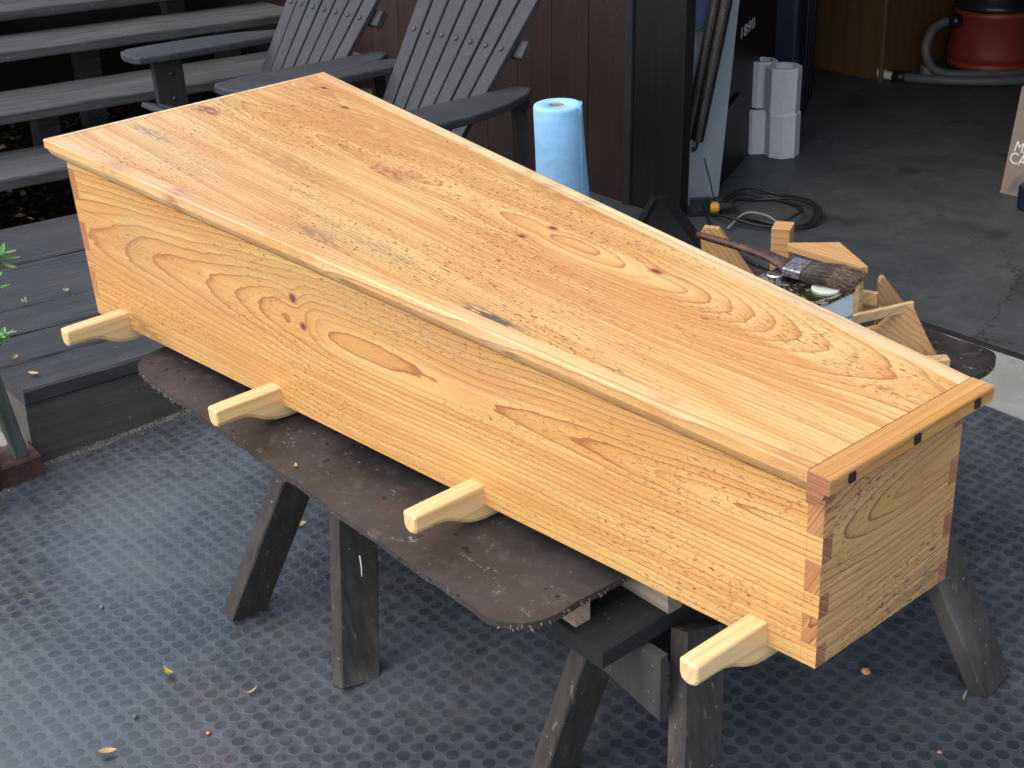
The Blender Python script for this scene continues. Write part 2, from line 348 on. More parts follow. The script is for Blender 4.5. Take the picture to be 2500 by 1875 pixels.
def box(bm, x0, x1, y0, y1, z0, z1, mi=0):
    return hexa(bm, [(x0,y0,z0), (x1,y0,z0), (x1,y1,z0), (x0,y1,z0), (x0,y0,z1), (x1,y0,z1), (x1,y1,z1), (x0,y1,z1)], mi)
def sweep(bm, sections, closed_ends=True, loop=False):
    rows = [[bm.verts.new(q) for q in s] for s in sections]
    n = len(rows[0])
    for a, b in list(zip(rows, rows[1:])) + ([(rows[-1], rows[0])] if loop else []):
        for i in range(n): bm.faces.new((a[i], a[(i+1) % n], b[(i+1) % n], b[i]))
    if closed_ends and not loop:
        bm.faces.new(rows[0]); bm.faces.new(rows[-1])
    return rows
def cham(w, t, c):
    a, b = w/2, t/2
    return [(-a+c,-b), (a-c,-b), (a,-b+c), (a,b-c), (a-c,b), (-a+c,b), (-a,b-c), (-a,-b+c)]
def beam(bm, p0, p1, wdir, w, t, c=.002, n=1, jit=0.0, w1=None):
    p0, p1 = V(p0), V(p1); d = (p1 - p0).normalized(); wd = V(wdir); wd = (wd - d*wd.dot(d)).normalized(); td = d.cross(wd)
    S = []
    for i in range(n+1):
        f = i/n; ww = w + ((w1 or w) - w)*f
        pr = cham(ww, t, c); o = p0.lerp(p1, f)
        S.append([o + wd*(a + (rnd.uniform(-jit, jit) if jit else 0)) + td*(b + (rnd.uniform(-jit, jit)*.6 if jit else 0)) for a, b in pr])
    sweep(bm, S)
def plank(bm, x0, x1, y0, y1, z0, z1, n=12, jit=.0015, c=.003):
    beam(bm, (x0, (y0+y1)/2, (z0+z1)/2), (x1, (y0+y1)/2, (z0+z1)/2), (0, 1, 0), y1-y0, z1-z0, c, n, jit)
def prism(bm, pts, off, mi=0):
    a = [bm.verts.new(V(p)) for p in pts]; b = [bm.verts.new(V(p) + V(off)) for p in pts]
    bm.faces.new(a).material_index = mi; bm.faces.new(b).material_index = mi; n = len(a)
    for i in range(n): bm.faces.new((a[i], a[(i+1) % n], b[(i+1) % n], b[i])).material_index = mi
def bezier(pts, n=10):
    """smooth curve through the points"""
    P = [V(p) for p in pts]; out = []
    for i in range(len(P)-1):
        p0 = P[max(i-1, 0)]; p1 = P[i]; p2 = P[i+1]; p3 = P[min(i+2, len(P)-1)]
        for k in range(n):
            t = k/n; out.append(.5*((2*p1) + (p2-p0)*t + (2*p0-5*p1+4*p2-p3)*t*t + (3*p1-p0-3*p2+p3)*t*t*t))
    return out + [P[-1]]
def tube(bm, pts, r, n=8, loop=False, r1=None):
    P = [V(p) for p in pts]; S = []; ref = V((0, 0, 1)); m = len(P)
    for i, p in enumerate(P):
        d = (P[(i+1) % m] - P[i-1]) if loop else (P[min(i+1, m-1)] - P[max(i-1, 0)])
        d.normalize(); a = ref - d*ref.dot(d)
        if a.length < 1e-3: a = V((1, 0, 0)) - d*d.x
        a.normalize(); ref = a; b = d.cross(a); rr = r if r1 is None else r + (r1 - r)*i/(m-1)
        S.append([p + (a*cos(2*pi*k/n) + b*sin(2*pi*k/n))*rr for k in range(n)])
    sweep(bm, S, True, loop)
def lathe(bm, prof, n=24, c=(0, 0, 0), M=None, cap=True):
    S = []
    for r, z in prof:
        ring = [V((c[0] + r*cos(2*pi*k/n), c[1] + r*sin(2*pi*k/n), c[2] + z)) for k in range(n)]
        S.append([M @ q for q in ring] if M else ring)
    sweep(bm, S, cap)
def leaf_bm(L, W, curl=.25, n=6):
    bm = NB(); rows = []
    for i in range(n+1):
        f = i/n; w = W*sin(pi*min(1, .06 + f*.94))**.8*(1 - .25*f); z = curl*L*(f - .5)**2*2
        rows.append([bm.verts.new((L*(f-.5), s*w/2, z + (abs(s)*w*.35))) for s in (-1, 0, 1)])
    for a, b in zip(rows, rows[1:]):
        for k in range(2): bm.faces.new((a[k], a[k+1], b[k+1], b[k]))
    return bm
def text(name, body, size, mat, parent, M, depth=.0005, shear=0.0, sx=1.0):
    cu = bpy.data.curves.new(name, 'FONT'); cu.body = body; cu.size = size; cu.extrude = depth; cu.shear = shear; cu.align_x = 'LEFT'; cu.resolution_u = 3
    tmp = bpy.data.objects.new(name + '_tmp', cu); C.objects.link(tmp)
    dg = bpy.context.evaluated_depsgraph_get(); me = bpy.data.meshes.new_from_object(tmp.evaluated_get(dg))
    bpy.data.objects.remove(tmp); bpy.data.curves.remove(cu)
    me.name = name; me.materials.clear(); me.materials.append(MAT[mat])
    me.transform(M @ Matrix.Diagonal((sx, 1, 1, 1)))
    o = bpy.data.objects.new(name, me); C.objects.link(o)
    if parent: o.parent = parent
    return o

TILT = radians(3.4)          # the drive falls towards the garage; steps and house stand level

# ------------------------------------------------------------------ ground, slab
bm = NB(); bmesh.ops.create_grid(bm, x_segments=40, y_segments=40, size=60); bmesh.ops.translate(bm, verts=bm.verts, vec=(0, 0, -.012))
obj('driveway', bm, 'apron', kind='structure')
bm = NB(); S = []                                         # strip of bare concrete before the garage
box(bm, 1.99, 2.295, -9, .26, -.05, -.002)
obj('concrete_apron', bm, 'apron', kind='structure')
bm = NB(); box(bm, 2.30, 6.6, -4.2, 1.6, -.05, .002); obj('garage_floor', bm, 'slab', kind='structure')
bm = NB(); plank(bm, -.0, 1, -.012, .012, 0, .01, 30, .004, .002)   # rough joint lip along the slab edge
bmesh.ops.transform(bm, matrix=Matrix.Translation((2.297, .2, -.006)) @ Matrix.Rotation(-pi/2, 4, 'Z') @ Matrix.Diagonal((5, 1, 1, 1)), verts=bm.verts)
obj('slab_joint', bm, 'soil', kind='structure')
bm = NB()                                                 # bank under the garden steps; steep back added to keep the tread gaps dark
g = [[bm.verts.new((-2.4 + 5*i/24, 1.26 + 3.4*j/16, max(-.05, -.10 + .26*(3.4*j/16)) + max(0, (3.4*j/16 - 1.45)*2.2 if 3.4*j/16 < 1.9 else .99) + rnd.uniform(-.015, .015) - (.06*(-2.4 + 5*i/24)))) for i in range(25)] for j in range(17)]
for j in range(16):
    for i in range(24): bm.faces.new((g[j][i], g[j][i+1], g[j+1][i+1], g[j+1][i]))
obj('soil_bank', bm, 'soil', smooth=True, kind='structure')

# ------------------------------------------------------------------ rubber mat with round studs
mat_root = thing('rubber_mat', 'large dark grey rubber floor mat covered in round studs under the sawhorses', 'mat')
MX0, MX1, MY0, MY1 = -3.4, 1.985, -6.2, -.045
bm = NB()
for (x0, x1, y0, y1) in ((MX0, MX1, MY0, MY1),):
    edge = []
    n = 60
    for i in range(n): edge.append((x0 + (x1-x0)*i/n, y0))
    for i in range(n): edge.append((x1 + rnd.uniform(-.008, .004), y0 + (y1-y0)*i/n))
    for i in range(n): edge.append((x1 - (x1-x0)*i/n, y1 + rnd.uniform(-.008, .006)))
    for i in range(n): edge.append((x0, y1 - (y1-y0)*i/n))
    prism(bm, [(a, b, -.007) for a, b in edge], (0, 0, .007))
obj('mat_sheet', bm, 'mat', mat_root)
PIT = 1.73/54.5; TH = radians(-88.127); DR = PIT*.405
lu = V((cos(TH), sin(TH))); lv = V((-sin(TH), cos(TH)))*1.05
def disc_prof(n=14): return [(DR*1.07, .00008), (DR*1.0, .00028), (DR*.90, .00042)]
discs = []
for i in range(-70, 70):
    for j in range(-70, 70):
        q = V((.253, -1.529)) + (lu*i - lv*j)*PIT
        if -1.15 < q.x < MX1 - .02 and -3.1 < q.y < MY1 - .02:
            d = V((q.x, q.y, 0)) - CAM; z = d.dot(fwd)
            if z < .3: continue
            a, b = d.dot(rgt)/z, d.dot(upv)/z
            if abs(a) < .47 and -.42 < b < .36: discs.append((z, a, b, q))
discs.sort(key=lambda t: t[0])
near = [d for d in discs if abs(d[1]) < .385 and d[2] > -.29][:300]; ids = set(id(d) for d in near)
bm = NB(); rows = sweep(bm, [[(r*cos(2*pi*k/14), r*sin(2*pi*k/14), z) for k in range(14)] for r, z in disc_prof()], False); bm.faces.new(rows[-1])
for k_, f_ in enumerate(bm.faces): f_.material_index = 1 if k_ < 14 else 0
proto = obj('stud', bm, ['disc', 'dust'], mat_root)
for n, d in enumerate(near):
    o = proto if n == 0 else proto.copy()
    if n: C.objects.link(o)
    o.location = (d[3].x + rnd.uniform(-.0008, .0008), d[3].y + rnd.uniform(-.0008, .0008), .00008 + rnd.uniform(0, .00015))
    o.rotation_euler = (rnd.uniform(-.004, .004), rnd.uniform(-.004, .004), 0)
vs_, fs_, mi_ = [], [], []
for d in discs:
    if id(d) in ids: continue
    z0 = .00008 + rnd.uniform(0, .00015); b0 = len(vs_); qx, qy = d[3].x + rnd.uniform(-.0008, .0008), d[3].y + rnd.uniform(-.0008, .0008); tx, ty = rnd.uniform(-.004, .004), rnd.uniform(-.004, .004)
    for r, z in disc_prof():
        for k in range(14):
            x, y = r*cos(2*pi*k/14), r*sin(2*pi*k/14); vs_.append((qx + x, qy + y, z + z0 + x*tx + y*ty))
    for w in range(2):
        for k in range(14): fs_.append((b0+w*14+k, b0+w*14+(k+1) % 14, b0+w*14+14+(k+1) % 14, b0+w*14+14+k))
    fs_.append(tuple(b0+28+k for k in range(14))); mi_ += [1]*14 + [0]*15
me = bpy.data.meshes.new('studs'); me.from_pydata(vs_, [], fs_); me.materials.append(MAT['disc']); me.materials.append(MAT['dust']); me.polygons.foreach_set('material_index', mi_)
o = bpy.data.objects.new('studs', me); C.objects.link(o); o.parent = mat_root; o['kind'] = 'stuff'

# ------------------------------------------------------------------ deck and garden steps (level, so tilted against the drive)
deck = thing('wooden_deck', 'low dark grey timber deck with wide boards behind the coffin', 'deck', rot=(0, TILT, 0))
DZ = .212
cuts = [-.012, .172, .372, .562, .945, 1.325]
for a, b in zip(cuts, cuts[1:]):
    bm = NB(); plank(bm, .02 + rnd.uniform(-.006, .006), 1.92, a + .005, b - .005, DZ - .044, DZ + rnd.uniform(-.002, .002), 26, .0022, .006)
    obj('deck_board', bm, 'deck', deck)
bm = NB(); plank(bm, .022, 1.9, .004, .030, -.06, DZ - .047, 12, .001, .002); obj('front_skirt', bm, 'skirt', deck)
bm = NB(); box(bm, .026, .052, .036, 1.30, -.04, DZ - .048); obj('side_skirt', bm, 'skirt', deck)
bm = NB(); box(bm, 1.0, 1.9, -.46, -.02, -.02, DZ - .002); obj('landing', bm, 'deck', deck)
steps = thing('garden_steps', 'broad weathered grey open plank steps climbing up behind the deck', 'steps', rot=(0, TILT, 0))
RISE = .150
for i, (y0, cut, y1, xe) in enumerate(((1.385, 1.575, 1.757, 2.28), (1.69, None, 2.07, 2.26), (2.05, 2.236, 2.406, 2.17), (2.36, 2.55, 2.73, 2.15), (2.70, 2.88, 3.06, 2.15)), 1):  # fifth tread is unseen, added to shade the gap below it
    z = DZ + RISE*i - (.050 if i == 4 else 0) - (.04 if i == 5 else 0)
    for a, b in ([(y0, cut), (cut, y1)] if cut else [(y0, y1)]):
        bm = NB(); plank(bm, -1.6, xe, a + .003, b - .003, z - .040, z, 34, .002, .005); obj('tread', bm, 'tread', steps)
for (x, y, z1) in ((.30, 1.80, DZ+.11), (1.35, 1.80, DZ+.11), (.98, 2.10, DZ+.26), (2.05, 2.10, DZ+.26), (1.32, 2.42, DZ+.41), (2.0, 2.42, DZ+.41), (-.2, 2.1, DZ+.26), (1.02, 2.80, DZ+.57), (1.92, 2.78, DZ+.57)):
    bm = NB(); box(bm, x-.045, x+.045, y, y+.09, .05, z1 - .004); obj('support_block', bm, 'tread', steps)
# fallen leaves and bark on the bank
vs_, fs_, mi_ = [], [], []
for _ in range(5200):
    x, y = rnd.uniform(-.6, 2.4), rnd.uniform(1.32, 2.68); z = max(-.05, -.10 + .26*(y-1.26)) - .06*x + rnd.uniform(.0, .022)
    L, W = rnd.uniform(.010, .032), rnd.uniform(.006, .016); R = Matrix.Rotation(rnd.uniform(0, 6.3), 3, 'Z') @ Matrix.Rotation(rnd.uniform(-.7, .7), 3, 'X') @ Matrix.Rotation(rnd.uniform(-.5, .5), 3, 'Y')
    b = len(vs_)
    for q in ((-L, 0, 0), (0, -W, .003), (L, 0, 0), (0, W, .003)): vs_.append(tuple(R @ V(q) + V((x, y, z))))
    fs_.append((b, b+1, b+2, b+3)); mi_.append(0 if rnd.random() < .95 else 1)
me = bpy.data.meshes.new('leaf_litter'); me.from_pydata(vs_, [], fs_)
for m in ('leafb', 'leaft'): me.materials.append(MAT[m])
me.polygons.foreach_set('material_index', mi_)
o = bpy.data.objects.new('leaf_litter', me); C.objects.link(o); tag(o, 'brown fallen leaves and bark on the bank under the steps', 'leaf litter', kind='stuff')
# grit along the foot of the deck
vs_, fs_ = [], []
for _ in range(1500):
    x = rnd.uniform(-.25, .75); y = -.045 + rnd.gauss(0, .026) + .026; s = rnd.uniform(.0012, .0045)*(1.6 if rnd.random() < .05 else 1)
    z = .001 if y < -.045 else -.006
    b = len(vs_); a0 = rnd.uniform(0, 6)
    for k in range(3): vs_.append((x + s*cos(a0+k*2.1), y + s*sin(a0+k*2.1), z))
    vs_.append((x, y, z + s*.8))
    fs_ += [(b, b+1, b+3), (b+1, b+2, b+3), (b+2, b, b+3)]
for _ in range(420):                                        # crumbs over the mat
    x, y = rnd.uniform(-.7, 1.3), rnd.uniform(-2.6, -.1); s = rnd.uniform(.0008, .0022)
    b = len(vs_); a0 = rnd.uniform(0, 6)
    for k in range(3): vs_.append((x + s*cos(a0+k*2.1), y + s*sin(a0+k*2.1), .001))
    vs_.append((x, y, .001 + s))
    fs_ += [(b, b+1, b+3), (b+1, b+2, b+3), (b+2, b, b+3)]
me = bpy.data.meshes.new('grit'); me.from_pydata(vs_, [], fs_); me.materials.append(MAT['grit'])
o = bpy.data.objects.new('grit', me); C.objects.link(o); tag(o, 'pale grit and crumbs along the foot of the deck', 'grit', kind='stuff')
# kerb brick and fence board at the left corner
def brick_at(x0, x1):
    bm = NB(); plank(bm, x0, x1, -.075, .045, -.01, .058, 5, .0025, .006); return bm
kb = obj('brick', brick_at(-.10, .018), 'brick', label='reddish brown kerb brick at the left corner of the deck', cat='brick')
fb = thing('fence_post', 'mossy grey green upright board standing on the kerb brick left of the deck', 'fence post', (-.075, -.02, .058))
bm = NB(); beam(bm, (.052, -.02, 0), (.012, -.04, .42), (1, 0, 0), .036, .03, .003, 6, .0012); obj('post_board', bm, 'fence', fb)
bm = NB(); beam(bm, (-.03, .022, .012), (-.10, -.04, .42), (1, 0, 0), .10, .018, .002, 4, .001); obj('panel_board', bm, 'fence', fb)

# ------------------------------------------------------------------ garage
house = thing('garage_building', 'maroon board garage with a black door post and dark open interior', 'garage', (2.44, 0, 0), rot=(0, TILT*.8, 0))
HW = 2.75
y = .285; i = 0
while y < 3.6:                                             # vertical siding, each board with its own gap
    w = (.20, .205, .205)[i % 3]; i += 1
    bm = NB(); beam(bm, (.012, y + w/2, -.2), (.012, y + w/2, HW), (0, 1, 0), w - (.0045 if i == 1 else .0018), .018, .0012); obj('siding_board', bm, 'siding', house); y += w
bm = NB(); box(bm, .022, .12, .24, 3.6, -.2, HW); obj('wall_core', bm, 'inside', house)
bm = NB(); beam(bm, (.004, .262, -.2), (.004, .262, HW), (0, 1, 0), .036, .030, .003, 20, .0008); obj('trim_strip', bm, 'greytrim', house)
bm = NB(); beam(bm, (.025, .118, -.2), (.025, .118, HW), (0, 1, 0), .246, .05, .004, 24, .0012); obj('door_post', bm, 'blackpost', house)
bm = NB(); box(bm, .0, .12, -2.7, .24, 1.80, HW); obj('shading_header', bm, 'siding', house)  # out of view, hung low to keep light out of the garage
bm = NB(); box(bm, .0, .12, -4.4, -2.7, -.2, HW); obj('far_wall', bm, 'siding', house)
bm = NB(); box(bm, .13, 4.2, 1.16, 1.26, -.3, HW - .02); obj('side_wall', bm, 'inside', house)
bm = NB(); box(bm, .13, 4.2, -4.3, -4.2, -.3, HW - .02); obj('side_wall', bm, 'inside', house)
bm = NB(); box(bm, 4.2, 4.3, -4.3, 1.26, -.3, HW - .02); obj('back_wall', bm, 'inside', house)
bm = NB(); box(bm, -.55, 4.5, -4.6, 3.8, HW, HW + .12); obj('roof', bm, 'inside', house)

# ------------------------------------------------------------------ sawhorses, sticks and the board they carry
def sawhorse(label, Yc, x0, x1, legs, gus):
    r = thing('sawhorse', label, 'sawhorse', (0, Yc, 0), group='dark stained sawhorses under the board')
    bm = NB(); beam(bm, (x0, 0, .4225), (x1, 0, .4225), (0, 1, 0), .113, .035, .003, 8, .0008); obj('top_plank', bm, 'sawtop', r)
    bm = NB(); box(bm, x0 + .13, x1 - .05, -.019, .019, .30, .404); obj('beam', bm, 'sawtop', r)
    for (t, b) in legs:
        bm = NB(); beam(bm, b, t, (1, 0, 0), .089, .038, .003, 8, .0010); obj('leg', bm, 'sawhorse', r)
    for (x, s) in gus:
        bm = NB(); prism(bm, [(x, -.096, .404), (x, .056, .404), (x - .006*s, .060, .318), (x - .006*s, -.100, .285)], (-.016*s, 0, 0)); p = obj('gusset', bm, 'gusset', r)
        for (yy, zz) in ((-.078, .378), (-.082, .312), (.04, .345)):
            bm = NB(); lathe(bm, [(.005, 0), (.004, .0015)], 8, M=Matrix.Translation((x - .0165*s - .006*s*(.4-zz)/.14, yy, zz)) @ Matrix.Rotation(-pi/2*s, 4, 'Y')); obj('screw', bm, 'bolt', p)
    return r
sawhorse('dark sawhorse nearest the camera under the narrow foot end of the coffin', -1.951, .190, 1.00,
    [((.380, -.075, .40), (.262, -.175, 0)), ((.335, .072, .40), (.252, .160, 0)), ((.94, -.075, .40), (1.03, -.229, 0)), ((.94, .072, .40), (1.03, .18, 0))], [(.290, 1), (1.0, -1)])
fs = sawhorse('dark sawhorse farther back under the wide head end of the coffin', -1.150, .235, 1.05,
    [((.255, -.075, .40), (.145, -.178, 0)), ((.245, .072, .40), (.095, .182, 0)), ((.98, -.075, .40), (1.07, -.2, 0)), ((.98, .072, .40), (1.07, .18, 0))], [(1.02, -1)])
bm = NB(); tube(bm, [(.206, -1.2935, .205), (.211, -1.2895, .225), (.213, -1.2850, .247)], .0016, 6); o = obj('paint_drip', bm, 'print', fs); o.data.transform(Matrix.Translation(-fs.location))
for (x, ya, yb, lab) in ((.215, -1.936, -.9, 'square grey stick under the near board edge with its end showing'), (.342, -2.012, -.85, 'square pale stick poking out below the coffin beside the near sawhorse'),
                         (.88, -1.95, -.9, 'square grey stick under the garage side of the board')):
    bm = NB(); beam(bm, (x, ya, .460), (x, yb, .460), (1, 0, 0), .032, .0385, .002, 6, .0006); obj('wood_stick', bm, 'stick', label=lab, cat='stick', group='sticks between sawhorses and board')
# hardboard sheet with worn round corners
brd = thing('hardboard_sheet', 'worn dark brown hardboard sheet with frayed rounded corners under the coffin', 'board', (.448, -2.316, 0))
bx0, bx1, by0, by1, rc = -.372, .925, .372, 1.690, .085
def rim(inset=0.0):
    pts = []
    for (cx, cy, a0) in ((bx1-rc, by0+rc*.6, -90), (bx1-rc*.8, by1-rc, 0), (bx0+rc, by1-rc, 90), (bx0+rc, by0+rc, 180)):
        for k in range(8):
            a = radians(a0 + 90*k/7); pts.append((cx + (rc-inset)*cos(a), cy + (rc*(.6 if a0 == -90 else 1)-inset)*sin(a)))
    return pts
pts = rim(); fine = []
for i, p in enumerate(pts):
    q = pts[(i+1) % len(pts)]; L = math.dist(p, q); n = max(1, int(L/.006))
    for k in range(n):
        f = k/n; x_, y_ = p[0] + (q[0]-p[0])*f, p[1] + (q[1]-p[1])*f; w_ = .0016*sin(37*x_ + 29*y_) + .0009*sin(91*x_ - 73*y_ + 1) + rnd.uniform(-.0006, .0006); fine.append((x_ + w_, y_ + w_*.8))
bm = NB(); prism(bm, [(a, b, .4815) for a, b in fine], (0, 0, .0125)); obj('sheet', bm, 'board', brd)
bm = NB()                                                   # torn fibres along the edge
for i, p in enumerate(fine):
    corner = exp(-((p[1]-by0)**2)/.008) + exp(-((p[1]-1.52)**2)/.02)*(p[0] < -.3)
    for _ in range((i % 3 == 0) + int(corner*2.2*(p[0] < .3)*rnd.random()*1.6)):
        L = rnd.uniform(.0008, .0024)*(1 + 1.2*corner); q = fine[(i+1) % len(fine)]; dx, dy = q[0]-p[0], q[1]-p[1]; l = math.hypot(dx, dy) or 1
        nx, ny = dy/l, -dx/l; z = rnd.uniform(.481, .4925); s = V((p[0] - nx*.002 + dx*rnd.random(), p[1] - ny*.002 + dy*rnd.random(), z))
        e = s + V((nx*L + rnd.uniform(-.004, .004), ny*L + rnd.uniform(-.004, .004), rnd.uniform(-.004, .001)*(1 + corner)))
        w = V((dx/l, dy/l, 0))*rnd.uniform(.0006, .0016)
        a, b, c = bm.verts.new(s - w), bm.verts.new(s + w), bm.verts.new(e); d = bm.verts.new(s + V((0, 0, .0015))); bm.faces.new((a, b, c)); bm.faces.new((b, d, c)); bm.faces.new((d, a, c))
obj('frayed_edge', bm, 'fray', brd, kind='stuff')

# ------------------------------------------------------------------ the coffin (local: x across, y from foot to head, z up)
CL, WF, TAP, HF, HH = 1.8984, .2999, math.tan(.0938), .273, .3554
cof = thing('coffin', 'oiled pine coffin with a wide head end and finger jointed corners on the hardboard', 'coffin', (.448, -2.316, .53))
hw = lambda y: WF/2 + y*TAP
zt = lambda y: HF + (HH - HF)*y/CL
ts, te = .020, .024
def bands(H): return [0, .036*H/HF, .083*H/HF, .120*H/HF, .170*H/HF, .212*H/HF, .263*H/HF, H]
for sx in (-1, 1):
    bm = NB()
    def blk(y0, y1, z0a, z1a, z0b, z1b, pr=0.0):
        X = lambda y, t: sx*(hw(y) - t)
        hexa(bm, [(X(y0, -pr), y0, z0a), (X(y1, -pr), y1, z0b), (X(y1, ts), y1, z0b), (X(y0, ts), y0, z0a), (X(y0, -pr), y0, z1a), (X(y1, -pr), y1, z1b), (X(y1, ts), y1, z1b), (X(y0, ts), y0, z1a)])
    blk(te, CL - te, 0, zt(te), 0, zt(CL - te))
    side = obj('side_panel', bm, 'side', cof)
    for (ya, yb, H) in ((0, te, HF), (CL - te, CL, HH)):
        B = bands(H)
        for k in (0, 2, 4, 6):                              # fingers of the side board; their end grain faces the coffin's end
            g = .0004; bm = NB(); lo = B[k] + (g if k else 0); hi = (zt(ya) if k == 6 else B[k+1] - g); hib = (zt(yb) if k == 6 else B[k+1] - g)
            blk(ya + (0 if ya else -.0004), yb - (0 if ya else .0003) + (.0004 if ya else 0), lo, hi, lo, hib, .0)
            for f in bm.faces:
                f.normal_update()
                if abs(f.normal.y) > .9: f.material_index = 1
            obj('finger', bm, ['side', 'endgrain'], side)
for (y0, y1, H) in ((0, te, HF), (CL - te, CL, HH)):
    bm = NB(); a, b = hw(y0) - ts, hw(y1) - ts; zz0, zz1 = zt(y0), zt(y1)
    hexa(bm, [(-a, y0, 0), (a, y0, 0), (b, y1, 0), (-b, y1, 0), (-a, y0, zz0), (a, y0, zz0), (b, y1, zz1), (-b, y1, zz1)])
    end = obj('end_panel', bm, 'end', cof); B = bands(H)
    for sx in (-1, 1):
        for k in (1, 3, 5):                                 # fingers of the end board; their end grain faces the side
            g = .0004; p = .0005; bm = NB(); lo, hi = B[k] + g, B[k+1] - g
            hexa(bm, [(sx*(hw(y0)-ts), y0, lo), (sx*(hw(y0)+p), y0, lo), (sx*(hw(y1)+p), y1, lo), (sx*(hw(y1)-ts), y1, lo), (sx*(hw(y0)-ts), y0, hi), (sx*(hw(y0)+p), y0, hi), (sx*(hw(y1)+p), y1, hi), (sx*(hw(y1)-ts), y1, hi)])
            for f in bm.faces:
                f.normal_update()
                if abs(f.normal.x) > .9: f.material_index = 1
            obj('finger', bm, ['end', 'pin'], end)
bm = NB(); a, b = hw(te) - ts - .001, hw(CL - te) - ts - .001
hexa(bm, [(-a, te+.001, .003), (a, te+.001, .003), (b, CL-te-.001, .003), (-b, CL-te-.001, .003), (-a, te+.001, .02), (a, te+.001, .02), (b, CL-te-.001, .02), (-b, CL-te-.001, .02)])
obj('bottom_panel', bm, 'end', cof)
# lid: flat panel framed by mouldings, a square batten across the foot
OS, OF, OH, TL = .0253, .0262, .0325, .0495
Z = lambda y: zt(y) + TL
yb0, yb1 = -OF + .036, CL + OH
IN = .030
def lp(sx, y, inset, dz): return (sx*(hw(y) + OS - inset), y, Z(y) + dz)
bm = NB(); y0, y1 = yb0 + .0005, yb1 - .016; n = 24
top = [lp(-1, y0 + (y1-y0)*i/n, IN, -.0003) for i in range(n+1)]; top2 = [lp(1, y0 + (y1-y0)*i/n, IN, -.0003) for i in range(n+1)]
for i in range(n):
    a, b, c, d = top[i], top[i+1], top2[i+1], top2[i]; dn = lambda q: (q[0], q[1], q[2] - .02)
    if i == 0: rows0 = [bm.verts.new(q) for q in (a, d, dn(d), dn(a))]; bm.faces.new(rows0)
    rows1 = [bm.verts.new(q) for q in (b, c, dn(c), dn(b))]
    for k in range(4): bm.faces.new((rows0[k], rows0[(k+1) % 4], rows1[(k+1) % 4], rows1[k]))
    rows0 = rows1
bm.faces.new(rows0)
obj('lid_panel', bm, 'lid', cof)
PROF = [(IN, 0), (.0025, 0), (.0007, -.0007), (0, -.0025), (0, -.0185), (.002, -.0205), (.006, -.0225), (.0065, -.026), (.010, -.033), (.016, -.040), (.0225, -.0455), (.0243, -.0475), (IN, -.0475)]
for sx, m in ((-1, 'trim'), (1, 'sap')):
    bm = NB(); N_ = 20; sweep(bm, [[lp(sx, yb0 + (yb1 - yb0)*i/N_, q[0], q[1]) for q in PROF] for i in range(N_+1)]); obj('edge_moulding', bm, m, cof)
bm = NB(); w = hw(yb1) + OS - IN - .0004
sweep(bm, [[(-w, yb1 - q[0]*.52, Z(yb1) + q[1] + .0001) for q in PROF], [(w, yb1 - q[0]*.52, Z(yb1) + q[1] + .0001) for q in PROF]]); obj('head_moulding', bm, 'sap', cof)
bm = NB(); w = hw(0) + OS + .002; yf = -OF; zf = Z(yf)
BP = [(.0355, .0008), (.003, .0008), (.0008, -.0005), (0, -.003), (0, -.0215), (.0015, -.0235), (.009, -.0245), (.0095, -.0285), (.013, -.0365), (.0215, -.0455), (.0355, -.0465)]
rows = sweep(bm, [[(x, yf + q[0], zf + q[1]) for q in BP] for x in (-w, -w + .0015, 0, w - .0015, w)])
for f in bm.faces:
    f.normal_update()
    if abs(f.normal.x) > .9: f.material_index = 1
bat = obj('foot_batten', bm, ['batten', 'endgrain'], cof)
for x in (-.135, .001, .137):
    bm = NB(); beam(bm, (x, yf - .0025, zf - .0115), (x, yf + .01, zf - .0115), (1, 0, 0), .0125, .0135, .0006); obj('square_plug', bm, 'plug', bat)
# carrying bars: run under the coffin, shaped into handles at both ends
HP = [(-.140, .003, .036), (-.136, .0005, .038), (-.115, .000, .0385), (-.095, .000, .0385), (-.080, -.002, .0385), (-.066, -.0065, .0385), (-.053, -.0135, .0385), (-.040, -.0215, .0385), (-.027, -.0275, .0385), (-.012, -.0320, .0385), (.006, -.0345, .0385), (.03, -.0345, .0385), (.06, -.0345, .002)]
for y in (.0955, .6590, 1.2175, 1.7780):
    bm = NB(); H_ = hw(y); st = [(-H_ + a, zb, ztp) for a, zb, ztp in HP]; st = st + ([(-q[0], q[1], q[2]) for q in reversed(st)] if y > .1 else [(H_ - .004, -.0345, .002)])
    sec = []
    for x, zb, ztp in st:
        h2 = .0168; r = min(.012, (ztp - zb)*.45); c = .0025
        if abs(abs(x) - H_ - .140) < 1e-6: h2 -= .0025
        sec.append([(x, y - h2 + c, ztp), (x, y + h2 - c, ztp), (x, y + h2, ztp - c), (x, y + h2, zb + r), (x, y + h2 - r*.3, zb + r*.3), (x, y + h2 - r, zb), (x, y - h2 + r, zb), (x, y - h2 + r*.3, zb + r*.3), (x, y - h2, zb + r), (x, y - h2, ztp - c)])
    sweep(bm, sec); o = obj('carrying_handle', bm, 'handle', cof)
    md = o.modifiers.new('soft', 'BEVEL'); md.width = .0018; md.segments = 2; md.limit_method = 'ANGLE'; md.angle_limit = radians(40)

